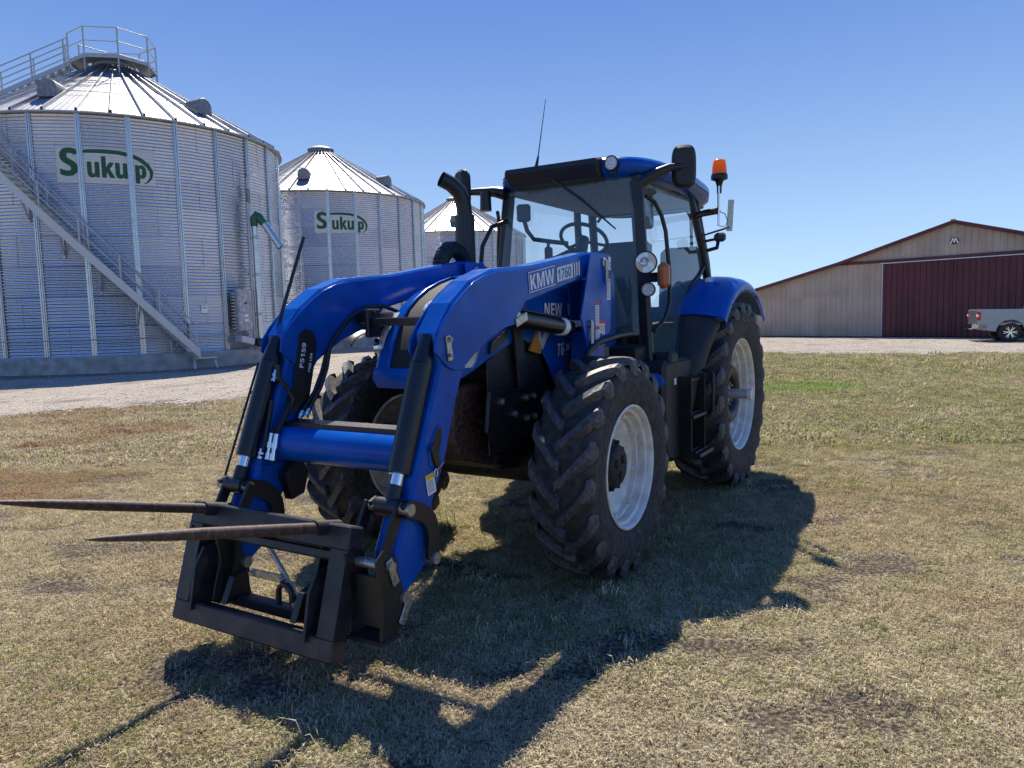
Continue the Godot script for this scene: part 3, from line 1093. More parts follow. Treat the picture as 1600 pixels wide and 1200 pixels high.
	cb.cyl(V(0, 0.75, 0), V(0, 5.45, 0), 0.11, 0.11, 18)
	put(cb, "tube", M.galv, au)
	for y in [1.9, 3.45, 4.9]:
		cb = MB.new()
		cb.cyl(V(0, y, 0), V(0, y + 0.12, 0), 0.125, 0.125, 18)
		cb.bar(V(0, y + 0.06, 0), V(0, y + 0.06, -0.4), 0.04, 0.04)
		put(cb, "clamp", M.galv_dull, au)
	cb = MB.new()
	cb.tube([V(0, 5.38, 0), V(0, 5.72, 0), V(0.03, 5.82, 0.05), V(0.10, 5.70, 0.2), V(0.17, 5.48, 0.34)], [0.14, 0.15, 0.17, 0.17, 0.16], 14)
	put(cb, "elbow", M.green, au)
	cb = MB.new()
	cb.tube([V(0.16, 5.52, 0.32), V(0.42, 4.55, 0.86)], 0.145, 18, false)
	put(cb, "spout", M.galv2, au)
	cb = MB.new()
	cb.tube([V(-0.22, 0.65, -0.1), V(-0.22, 6.3, -0.1)], 0.045, 8)
	put(cb, "conduit", M.galv_dull, au)
	cb = MB.new()
	cb.box(V(0.02, 0.82, 0.06), V(0.34, 0.34, 0.40), Basis.IDENTITY, 0.03)
	put(cb, "gearbox", M.green, au)
	cb = MB.new()
	cb.cyl(V(-0.42, 0.86, 0.05), V(-0.12, 0.86, 0.05), 0.15, 0.15, 16)
	put(cb, "motor", M.engine, au)
	cb = MB.new()
	cb.box(V(-0.85, 0.95, -0.05), V(0.75, 0.28, 0.36), Basis(Vector3(0, 0, 1), -0.18), 0.03)
	put(cb, "belt_guard", M.galv_dull, au)
	# -------- yard light on a conduit
	var yl := node("yard_light", self, g.position + polar(69.0, BIN_R + 0.16, 0.0), deg_to_rad(69.0))
	tag(yl, "small lamp on a grey conduit above the green auger elbow", "lamp")
	cb = MB.new()
	cb.tube([V(0, 6.0, 0), V(0, 7.25, 0), V(0.05, 7.35, 0.1)], 0.035, 8)
	put(cb, "conduit", M.galv_dull, yl)
	cb = MB.new()
	cb.box(V(0, 6.55, 0.03), V(0.16, 0.55, 0.12), Basis.IDENTITY, 0.02)
	put(cb, "junction_box", M.vent, yl)
	cb = MB.new()
	cb.box(V(0.08, 7.42, 0.2), V(0.24, 0.10, 0.30), Basis(Vector3(1, 0, 0), 0.4), 0.02)
	put(cb, "lamp_head", M.white, yl)
	# -------- steel step frame leaning on the slab
	var sf := node("step_frame", self, g.position + polar(46.5, BIN_R + 0.52, 0.0), deg_to_rad(46.5))
	tag(sf, "small metal step frame standing against the concrete slab of the nearest bin", "step")
	cb = MB.new()
	cb.box(V(0, 0.38, 0), V(0.84, 0.07, 0.24))
	put(cb, "tread", M.galv_dull, sf)
	for s in [-1, 1]:
		cb = MB.new()
		cb.bar(V(s * 0.36, 0.34, -0.04), V(s * 0.42, -0.01, 0.10), 0.09, 0.08, Vector3(0, 0, 1))
		put(cb, "leg", M.galv_dull, sf)

# ---------------------------------------------------------------- barn
func roof_y(u: float) -> float:
	var t: float = abs(u - 3.34)
	if t < 5.66: return 5.68 - t * 0.293
	return 4.02 - (t - 5.66) * 0.243

func build_barn() -> void:
	var g := node("barn", self, V(19.784, 0, -39.198), deg_to_rad(-48.8))
	tag(g, "tan metal barn with maroon roof trim and maroon sliding doors", "barn")
	var front := func(u0: float, u1: float, y0: float, m: Material, called: String, parent: Node, rib: float, zf: float, y1: float) -> void:
		var b := MB.new()
		var top0: float = roof_y(u0) if y1 < 0.0 else y1
		var top1: float = roof_y(u1) if y1 < 0.0 else y1
		var pl := [Vector2(u0 + 0.003, y0), Vector2(u1 - 0.003, y0), Vector2(u1 - 0.003, top1), Vector2(u0 + 0.003, top0)]
		if y1 < 0.0 and u0 < 3.34 and u1 > 3.34: pl.insert(3, Vector2(3.34, roof_y(3.34)))
		b.prism(pl, Transform3D.IDENTITY, zf - 0.04, zf, 0.0015)
		var u := u0 + rib * 0.5
		while u < u1 - 0.02:
			var t: float = (roof_y(u) if y1 < 0.0 else y1) - 0.02
			b.prism([Vector2(u - 0.038, zf - 0.001), Vector2(u + 0.038, zf - 0.001), Vector2(u + 0.016, zf + 0.034), Vector2(u - 0.016, zf + 0.034)], Transform3D(Basis(Vector3(1, 0, 0), Vector3(0, 0, 1), Vector3(0, 1, 0)), Vector3.ZERO), y0, t, 0.001, 0.99)
			u += rib
		put(b, called, m, parent)
	var k := 0
	var u := -8.1
	while u < 14.7:
		var u1: float = min(u + 0.9, 14.78)
		var mid := (u + u1) * 0.5
		var y0 := 0.05
		if mid > -2.3 and mid < 9.0:
			front.call(u, u1, 4.06, M.tan if k % 2 == 0 else M.tan2, "wall_panel", g, 0.3, 0.03, -1.0)
			if mid < 0.0: front.call(u, min(u1, 0.0), 0.05, M.tan2 if k % 3 == 0 else M.tan, "wall_panel", g, 0.3, 0.0, 3.94)
			elif mid > 6.7: front.call(u, u1, 0.05, M.tan2 if k % 3 == 0 else M.tan, "wall_panel", g, 0.3, 0.0, 3.94)
		else:
			front.call(u, u1, y0, M.tan if k % 2 == 0 else M.tan2, "wall_panel", g, 0.3, 0.0, -1.0)
		k += 1
		u = u1
	# doors
	for s in 2:
		var dr := node("sliding_door", g)
		var a: float = [0.0, 3.345][s]
		for j in 4:
			front.call(a + j * 0.834, a + (j + 1) * 0.834 - (0.006 if j == 3 else 0.0), 0.06, M.maroon if (j + s) % 2 == 0 else M.maroon2, "door_panel", dr, 0.278, 0.11, 3.84)
	var b := MB.new()
	b.box(V(3.34, 3.885, 0.14), V(6.9, 0.045, 0.10), Basis.IDENTITY, 0.01)
	put(b, "door_track", M.white, g)
	b = MB.new()
	b.box(V(3.34, 4.0, 0.06), V(11.2, 0.14, 0.12), Basis.IDENTITY, 0.01)
	put(b, "header_trim", M.maroon, g)
	for x in [-0.03, 6.72]:
		b = MB.new()
		b.box(V(x, 1.95, 0.05), V(0.035, 3.8, 0.16), Basis.IDENTITY, 0.008)
		put(b, "door_jamb", M.white, g)
	for x in [-8.13, 14.81]:
		b = MB.new()
		b.box(V(x, 1.28, -0.02), V(0.16, 2.5, 0.14), Basis.IDENTITY, 0.01)
		put(b, "corner_trim", M.maroon, g)
	# side and back walls
	for x in [-8.14, 14.72]:
		b = MB.new()
		b.box(V(x + 0.05, 1.28, -12.6), V(0.08, 2.56, 25.0))
		put(b, "side_wall", M.tan, g)
	b = MB.new()
	b.prism([Vector2(-8.1, 0), Vector2(14.78, 0), Vector2(14.78, roof_y(14.78)), Vector2(9.0, roof_y(9.0)), Vector2(3.34, roof_y(3.34)), Vector2(-2.32, roof_y(-2.32)), Vector2(-8.1, roof_y(-8.1))], Transform3D.IDENTITY, -25.2, -25.12)
	put(b, "back_wall", M.tan, g)
	for q in [[-8.5, -2.32], [-2.32, 3.34], [3.34, 9.0], [9.0, 15.18]]:
		b = MB.new()
		var y0 := roof_y(q[0]) + 0.02
		var y1 := roof_y(q[1]) + 0.02
		b.prism([Vector2(q[0], y0), Vector2(q[1], y1), Vector2(q[1], y1 + 0.06), Vector2(q[0], y0 + 0.06)], Transform3D.IDENTITY, -25.4, 0.28, 0.004)
		put(b, "roof", M.maroon2, g)
		b = MB.new()
		b.prism([Vector2(q[0], y0 - 0.12), Vector2(q[1], y1 - 0.12), Vector2(q[1], y1 + 0.075), Vector2(q[0], y0 + 0.075)], Transform3D.IDENTITY, 0.285, 0.31, 0.004)
		put(b, "rake_trim", M.maroon, g)
	b = MB.new()
	b.box(V(3.34, 5.77, 0.33), V(0.22, 0.08, 0.03))
	put(b, "ridge_cap", M.tan, g)
	var em := node("emblem", g)
	b = MB.new()
	var hx := []
	for j in 6:
		var a := TAU * j / 6.0
		hx.append(Vector2(3.34 + 0.22 * cos(a), 4.76 + 0.19 * sin(a)))
	b.prism(hx, Transform3D.IDENTITY, 0.055, 0.075, 0.004)
	put(b, "plate", M.maroon2, em)
	b = MB.new()
	b.prism([Vector2(3.15, 4.64), Vector2(3.25, 4.90), Vector2(3.31, 4.90), Vector2(3.34, 4.78), Vector2(3.37, 4.90), Vector2(3.43, 4.90), Vector2(3.53, 4.64), Vector2(3.47, 4.64), Vector2(3.40, 4.82), Vector2(3.36, 4.66), Vector2(3.32, 4.66), Vector2(3.28, 4.82), Vector2(3.21, 4.64)], Transform3D.IDENTITY, 0.076, 0.086, 0.001)
	put(b, "letter_mark", M.white, em)

# ---------------------------------------------------------------- pickup
func build_pickup() -> void:
	var g := node("pickup_truck", self, V(21.45, 0.0, -32.0), atan2(-0.37, 0.93) + 0.0)
	tag(g, "silver pickup truck parked in front of the maroon barn doors", "pickup truck")
	# local: x forward, y up, z to its right hand side (towards the camera)
	var b := MB.new()
	var arch := func(cx: float, r: float) -> Array:
		var o := []
		for k in 13:
			var a := PI - PI * k / 12.0
			o.append(Vector2(cx + r * cos(a), 0.42 + r * sin(a)))
		return o
	var low: Array = [Vector2(-1.20, 0.55), Vector2(-0.52, 0.42)] + arch.call(0.0, 0.50).slice(1, 12) + [Vector2(0.54, 0.36), Vector2(2.70, 0.36)] + arch.call(3.25, 0.50).slice(1, 12) + [Vector2(3.78, 0.40), Vector2(4.16, 0.48), Vector2(4.20, 0.95), Vector2(4.12, 1.14), Vector2(2.75, 1.28), Vector2(0.80, 1.30), Vector2(0.76, 1.37), Vector2(-1.14, 1.40), Vector2(-1.22, 1.36)]
	b.prism(low, Transform3D.IDENTITY, 0.93, 1.0, 0.03, 0.8)
	b.prism(low, Transform3D.IDENTITY, -1.0, -0.93, 0.03, 0.8)
	put(b, "body_side", M.car, g)
	b = MB.new()
	b.box(V(-0.22, 0.74, 0), V(1.9, 0.06, 1.84))
	b.box(V(-1.17, 1.02, 0), V(0.07, 0.70, 1.84), Basis.IDENTITY, 0.02)
	b.box(V(0.74, 1.05, 0), V(0.06, 0.66, 1.84))
	put(b, "bed", M.car, g)
	b = MB.new()
	b.box(V(1.7, 0.72, 0), V(2.0, 0.6, 1.84))
	b.box(V(3.5, 0.9, 0), V(1.2, 0.42, 1.84), Basis.IDENTITY, 0.05)
	put(b, "floor_pan", M.black, g)
	b = MB.new()
	b.prism([Vector2(2.7, 1.26), Vector2(4.14, 1.10), Vector2(4.16, 1.02), Vector2(2.7, 1.02)], Transform3D.IDENTITY, -0.925, 0.925, 0.03)
	put(b, "hood", M.car, g)
	# cab
	b = MB.new()
	b.prism([Vector2(0.82, 1.29), Vector2(0.90, 1.80), Vector2(0.96, 1.90), Vector2(1.96, 1.92), Vector2(2.24, 1.86), Vector2(2.20, 1.80), Vector2(1.02, 1.82), Vector2(0.94, 1.29)], Transform3D.IDENTITY, -0.80, 0.80, 0.03)
	b.bar(V(2.22, 1.84, 0.78), V(2.92, 1.27, 0.90), 0.06, 0.06)
	b.bar(V(2.22, 1.84, -0.78), V(2.92, 1.27, -0.90), 0.06, 0.06)
	put(b, "cab_frame", M.car, g)
	b = MB.new()
	b.prism([Vector2(0.96, 1.29), Vector2(1.04, 1.80), Vector2(2.18, 1.80), Vector2(2.84, 1.29)], Transform3D.IDENTITY, -0.84, 0.84, 0.02)
	put(b, "window", M.dark_glass, g)
	for s in [-1, 1]:
		for x in [1.55]:
			b = MB.new()
			b.bar(V(x, 1.28, s * 0.88), V(x, 1.82, s * 0.81), 0.07, 0.08)
			put(b, "door_pillar", M.car, g)
		for x in [1.25, 2.25]:
			b = MB.new()
			b.box(V(x, 1.14, s * 1.01), V(0.22, 0.035, 0.03))
			put(b, "door_handle", M.chrome, g)
		for x in [0.86, 1.64, 2.66]:
			b = MB.new()
			b.box(V(x, 0.84, s * 1.001), V(0.012, 0.86, 0.006))
			put(b, "door_seam", M.black, g)
		b = MB.new()
		b.box(V(-1.15, 1.12, s * 0.945), V(0.17, 0.40, 0.125), Basis.IDENTITY, 0.03)
		put(b, "tail_light", M.tail_red, g)
		b = MB.new()
		b.box(V(-1.20, 1.13, s * 0.955), V(0.10, 0.11, 0.12), Basis.IDENTITY, 0.02)
		put(b, "reverse_light", M.white, g)
		b = MB.new()
		b.box(V(2.55, 1.36, s * 1.08), V(0.14, 0.2, 0.16), Basis.IDENTITY, 0.03)
		put(b, "mirror", M.black, g)
	b = MB.new()
	b.prism([Vector2(-1.42, -1.0), Vector2(-1.46, -0.6), Vector2(-1.46, 0.6), Vector2(-1.42, 1.0), Vector2(-0.86, 1.0), Vector2(-0.86, 0.94), Vector2(-1.25, 0.9), Vector2(-1.25, -0.9), Vector2(-0.86, -0.94), Vector2(-0.86, -1.0)], Transform3D(Basis(Vector3(1, 0, 0), Vector3(0, 0, 1), Vector3(0, 1, 0)), Vector3.ZERO), 0.56, 0.78, 0.03)
	put(b, "rear_bumper", M.chrome, g)
	b = MB.new()
	b.box(V(4.24, 0.62, 0), V(0.14, 0.24, 1.9), Basis.IDENTITY, 0.05)
	put(b, "front_bumper", M.chrome, g)
	for w in [[0.0, 1], [0.0, -1], [3.25, 1], [3.25, -1]]:
		var wh := node("wheel", g, V(w[0], 0.41, w[1] * 0.84))
		var xf := axis_xf(Vector3.ZERO, V(0, 0, w[1]))
		b = MB.new()
		b.lathe([Vector2(0.27, -0.13), Vector2(0.38, -0.13), Vector2(0.41, -0.10), Vector2(0.415, 0.0), Vector2(0.41, 0.10), Vector2(0.38, 0.13), Vector2(0.27, 0.13), Vector2(0.26, 0.10)], xf, 36)
		put(b, "tyre", M.rubber, wh)
		b = MB.new()
		b.lathe([Vector2(0.265, 0.128), Vector2(0.25, 0.11), Vector2(0.245, -0.1)], xf, 36)
		b.cyl(V(0, 0, w[1] * 0.06), V(0, 0, w[1] * 0.12), 0.07)
		for k in 12:
			var a := TAU * (k / 2) / 6.0 + (0.16 if k % 2 == 0 else -0.16)
			var a2 := TAU * (k / 2) / 6.0 + (0.06 if k % 2 == 0 else -0.06)
			b.bar(V(cos(a2) * 0.05, sin(a2) * 0.05, w[1] * 0.10), V(cos(a) * 0.25, sin(a) * 0.25, w[1] * 0.115), 0.03, 0.03, V(0, 0, 1))
		put(b, "rim", M.chrome, wh)
		b = MB.new()
		b.cyl(V(0, 0, w[1] * 0.02), V(0, 0, w[1] * 0.04), 0.245, 0.245, 24)
		put(b, "brake_disc", M.black, wh)

# ---------------------------------------------------------------- tractor
# local axes: x to the tractor's left, y up, z forward; origin on the ground under the rear axle
const T_AT := Vector3(1.2528, 0.0, -7.2950)
const T_TURN := -31.0

func sx(poly: Array, b: MB, x0: float, x1: float, ch := 0.004, smooth := 0.75) -> void:
	b.prism(poly, side_xf(), min(x0, x1), max(x0, x1), ch, smooth)

func V2(a: float, b: float) -> Vector2:
	return Vector2(a, b)

func make_tyre(R: float, w: float, rb: float, lugs: int, out: float, lug_w: float, treads: MB) -> MB:
	var b := MB.new()
	var xf := axis_xf(Vector3.ZERO, V(out, 0, 0))
	var C := R - 0.042
	var half := [V2(rb - 0.004, 0.80), V2(rb + 0.02, 0.86), V2(rb + (C - rb) * 0.35, 0.985), V2(rb + (C - rb) * 0.62, 1.0), V2(rb + (C - rb) * 0.82, 0.965), V2(C - 0.028, 0.88), V2(C - 0.010, 0.72), V2(C - 0.003, 0.40), V2(C, 0.0)]
	var prof := []
	for p in half: prof.append(V2(p.x, -p.y * w))
	for i in range(half.size() - 2, -1, -1): prof.append(V2(half[i].x, half[i].y * w))
	b.lathe(prof, xf, 72)
	var off: float = w * 1.12 / R
	var ts := [-0.07, 0.12, 0.30, 0.50, 0.70, 0.86, 0.955, 0.995, 1.005]
	var rs := [R - 0.004, R, R, R - 0.001, R - 0.004, R - 0.010, R - 0.026, R - 0.065, R - 0.115]
	var an := [0.0, 0.10, 0.27, 0.47, 0.68, 0.84, 0.93, 0.97, 0.985]
	var hw := [0.95, 1.0, 1.0, 1.0, 1.05, 1.15, 1.25, 1.25, 0.9]
	for s in [-1, 1]:
		for k in lugs:
			var th0: float = TAU * (k + (0.5 if s > 0 else 0.0)) / lugs - off * 0.5
			var rows := []
			for i in ts.size():
				var th: float = th0 + off * an[i]
				var a: float = s * ts[i] * w * out
				var rt: float = rs[i]
				var rbse: float = min(C - 0.012, rt - 0.030)
				if i >= 6: rbse = rt - 0.012
				var ab: float = a if i < 6 else a * (0.93 if i == 6 else 0.95)
				var st: float = lug_w * 0.36 * hw[i] / R
				var sb: float = lug_w * 0.72 * hw[i] / R
				var row := []
				for q in [[th - sb, rbse, ab], [th - st, rt, a], [th + st, rt, a], [th + sb, rbse, ab]]:
					row.append(Vector3(q[2], q[1] * sin(q[0]), q[1] * cos(q[0])))
				rows.append(row)
			for i in rows.size() - 1:
				var mid: Vector3 = (rows[i][0] + rows[i][3] + rows[i + 1][0] + rows[i + 1][3]) * 0.25
				mid *= Vector3(0.93, 0.96, 0.96)
				for j in 3:
					treads.fquad(rows[i][j], rows[i][j + 1], rows[i + 1][j + 1], rows[i + 1][j], mid)
			for e in [0, rows.size() - 1]:
				var inn: Vector3 = rows[1 if e == 0 else rows.size() - 2][0].lerp(rows[1 if e == 0 else rows.size() - 2][3], 0.5)
				treads.fquad(rows[e][0], rows[e][1], rows[e][2], rows[e][3], inn)
	return b

func flatten(b: MB, floor_y: float) -> void:
	for i in b.v.size():
		if b.v[i].y < floor_y:
			b.v[i].y = floor_y - 0.006

func wheels(t: Node3D) -> void:
	for s in [1, -1]:
		# front wheel
		var wf := node("wheel", t, V(0.83 if s > 0 else -0.965, 0.676, 2.70))
		var tb := MB.new()
		var b := make_tyre(0.685, 0.195, 0.372, 19, s, 0.078, tb)
		flatten(b, -0.672)
		put(b, "tyre", M.rubber, wf)
		flatten(tb, -0.672)
		put(tb, "tread", M.lug, wf)
		var xf := axis_xf(Vector3.ZERO, V(s, 0, 0))
		b = MB.new()
		b.lathe([V2(0.374, 0.158), V2(0.386, 0.168), V2(0.386, 0.176), V2(0.376, 0.180), V2(0.364, 0.172), V2(0.360, 0.140), V2(0.340, 0.132), V2(0.334, 0.085), V2(0.318, 0.080), V2(0.312, 0.0), V2(0.318, -0.10), V2(0.352, -0.135), V2(0.380, -0.182), V2(0.392, -0.17)], xf, 64)
		put(b, "rim", M.rim, wf)
		b = MB.new()
		b.lathe([V2(0.314, 0.052), V2(0.285, 0.058), V2(0.275, 0.052), V2(0.235, 0.012), V2(0.19, 0.004), V2(0.14, 0.01)], xf, 64)
		b.lathe([V2(0.316, -0.02), V2(0.245, 0.002), V2(0.14, 0.0)], xf, 64)
		put(b, "wheel_disc", M.rim, wf)
		for k in 8:
			var a := TAU * (k + 0.3) / 8
			b = MB.new()
			b.box(V(s * 0.055, sin(a) * 0.305, cos(a) * 0.305), V(0.035, 0.03, 0.035), Basis(V(1, 0, 0), -a), 0.008)
			b.cyl(V(s * 0.06, sin(a) * 0.305, cos(a) * 0.305), V(s * 0.10, sin(a) * 0.305, cos(a) * 0.305), 0.014, 0.014, 6)
			put(b, "clamp_bolt", M.rim, wf)
		b = MB.new()
		b.lathe([V2(0.165, 0.0), V2(0.165, 0.045), V2(0.150, 0.052), V2(0.135, 0.055), V2(0.130, 0.085), V2(0.115, 0.098), V2(0.0, 0.100)], xf, 40)
		for k in 10:
			var a := TAU * k / 10
			b.cyl(V(s * 0.045, sin(a) * 0.149, cos(a) * 0.149), V(s * 0.075, sin(a) * 0.149, cos(a) * 0.149), 0.012, 0.012, 6)
		for k in 3:
			var a := TAU * k / 3 + 0.4
			b.cyl(V(s * 0.095, sin(a) * 0.06, cos(a) * 0.06), V(s * 0.112, sin(a) * 0.06, cos(a) * 0.06), 0.028, 0.024, 12)
		b.cyl(V(-s * 0.28, 0, 0), V(0, 0, 0), 0.15, 0.17, 24)
		put(b, "hub", M.engine, wf)
		# rear wheel
		var wr := node("wheel", t, V(0.80 if s > 0 else -0.92, 0.845, -0.04))
		tb = MB.new()
		b = make_tyre(0.868, 0.245, 0.505, 21, s, 0.088, tb)
		flatten(b, -0.84)
		put(b, "tyre", M.rubber, wr)
		flatten(tb, -0.84)
		put(tb, "tread", M.lug, wr)
		b = MB.new()
		b.lathe([V2(0.506, 0.188), V2(0.522, 0.196), V2(0.522, 0.205), V2(0.512, 0.210), V2(0.496, 0.198), V2(0.492, 0.155), V2(0.468, 0.146), V2(0.462, 0.095), V2(0.444, 0.088), V2(0.438, -0.02), V2(0.446, -0.12), V2(0.486, -0.16), V2(0.516, -0.212), V2(0.528, -0.2)], xf, 72)
		put(b, "rim", M.rim, wr)
		b = MB.new()
		b.lathe([V2(0.442, 0.01), V2(0.40, 0.005), V2(0.33, -0.05), V2(0.24, -0.06)], xf, 64)
		put(b, "wheel_disc", M.rim, wr)
		for k in 8:
			var a := TAU * (k + 0.2) / 8
			b = MB.new()
			b.box(V(s * 0.03, sin(a) * 0.425, cos(a) * 0.425), V(0.06, 0.06, 0.06), Basis(V(1, 0, 0), -a), 0.012)
			put(b, "clamp_bolt", M.rim, wr)
		b = MB.new()
		b.lathe([V2(0.27, -0.08), V2(0.27, 0.10), V2(0.255, 0.125), V2(0.20, 0.13), V2(0.165, 0.10), V2(0.155, 0.04), V2(0.0, 0.04)], xf, 48)
		put(b, "wheel_weight", M.black, wr)
		b = MB.new()
		b.lathe([V2(0.125, 0.04), V2(0.12, 0.075), V2(0.06, 0.085), V2(0.0, 0.085)], xf, 32)
		for k in 8:
			var a := TAU * k / 8
			b.cyl(V(s * 0.07, sin(a) * 0.10, cos(a) * 0.10), V(s * 0.10, sin(a) * 0.10, cos(a) * 0.10), 0.014, 0.014, 6)
		put(b, "hub", M.zinc, wr)
		b = MB.new()
		b.cyl(V(s * 0.06, 0, 0), V(s * 0.265, 0, 0), 0.046, 0.046, 24)
		put(b, "bar_axle", M.galv_dull, wr)
		b = MB.new()
		b.cyl(V(s * 0.265, 0, 0), V(s * 0.30, 0, 0), 0.06, 0.056, 24)
		put(b, "axle_cap", M.rim, wr)
		if s == 1:
			var lx := Transform3D(Basis(V(0, 0, -1), V(0, 1, 0), V(1, 0, 0)), V(0.2505, 0.665, 0.16))
			lettering("ACRS", 0.26, 0.075, lx, M.black, wr)

func hex(b: MB, at: Vector3, d: Vector3, r: float, h: float) -> void:
	b.cyl(at, at + d * h, r, r, 6)
	b.cyl(at + d * h, at + d * (h + 0.006), r * 0.55, r * 0.5, 8)

func chassis(t: Node3D) -> void:
	var b := MB.new()
	sx([V2(1.50, 0.62), V2(2.62, 0.60), V2(3.02, 0.66), V2(3.10, 0.70), V2(3.10, 1.30), V2(1.50, 1.35)], b, -0.27, 0.27, 0.02)
	put(b, "engine_block", M.engine, t)
	for s in [1, -1]:
		b = MB.new()
		sx([V2(1.75, 0.86), V2(2.1, 0.84), V2(2.1, 1.18), V2(1.75, 1.18)], b, s * 0.27, s * 0.36, 0.02)
		if s > 0: b.cyl(V(s * 0.27, 1.10, 3.02), V(s * 0.335, 1.10, 3.02), 0.16, 0.15, 28)
		if s > 0: b.cyl(V(s * 0.335, 1.10, 3.02), V(s * 0.35, 1.10, 3.02), 0.10, 0.09, 28)
		if s > 0: b.cyl(V(s * 0.35, 1.10, 3.02), V(s * 0.365, 1.10, 3.02), 0.05, 0.04, 20)
		for k in 4:
			b.box(V(s * 0.275, 0.70 + k * 0.06, 2.5), V(0.05, 0.025, 1.2))
		put(b, "engine_cover", M.engine, t)
		b = MB.new()
		b.tube([V(s * 0.30, 1.0, 3.3), V(s * 0.33, 0.92, 3.0), V(s * 0.36, 0.90, 2.6), V(s * 0.33, 0.98, 2.2)], 0.02, 8)
		b.tube([V(s * 0.30, 0.82, 3.3), V(s * 0.35, 0.80, 2.9), V(s * 0.35, 0.82, 2.2)], 0.014, 8)
		put(b, "hose", M.hose, t)
	b = MB.new()
	sx([V2(3.10, 0.70), V2(3.40, 0.78), V2(3.50, 0.92), V2(3.48, 1.22), V2(3.10, 1.24)], b, -0.10, 0.24, 0.015)
	for k in 3: b.cyl(V(0.24, 0.95 + 0.1 * k, 3.45), V(0.25, 0.95 + 0.1 * k, 3.45), 0.018, 0.018, 10)
	put(b, "front_support", M.rust, t)
	b = MB.new()
	sx([V2(-0.55, 0.55), V2(1.50, 0.52), V2(1.50, 1.15), V2(-0.55, 1.25)], b, -0.30, 0.30, 0.03)
	put(b, "transmission", M.engine, t)
	b = MB.new()
	b.tube([V(-0.72, 0.845, -0.04), V(-0.4, 0.845, -0.04), V(0.4, 0.845, -0.04), V(0.72, 0.845, -0.04)], [0.15, 0.2, 0.2, 0.15], 24)
	put(b, "rear_axle", M.engine, t)
	b = MB.new()
	b.tube([V(-0.76, 0.676, 2.70), V(-0.25, 0.64, 2.70), V(0.25, 0.64, 2.70), V(0.62, 0.676, 2.70)], [0.13, 0.12, 0.12, 0.13], 16)
	b.tube([V(-0.5, 0.64, 2.5), V(0.5, 0.64, 2.5)], 0.035, 10)
	put(b, "front_axle", M.engine, t)

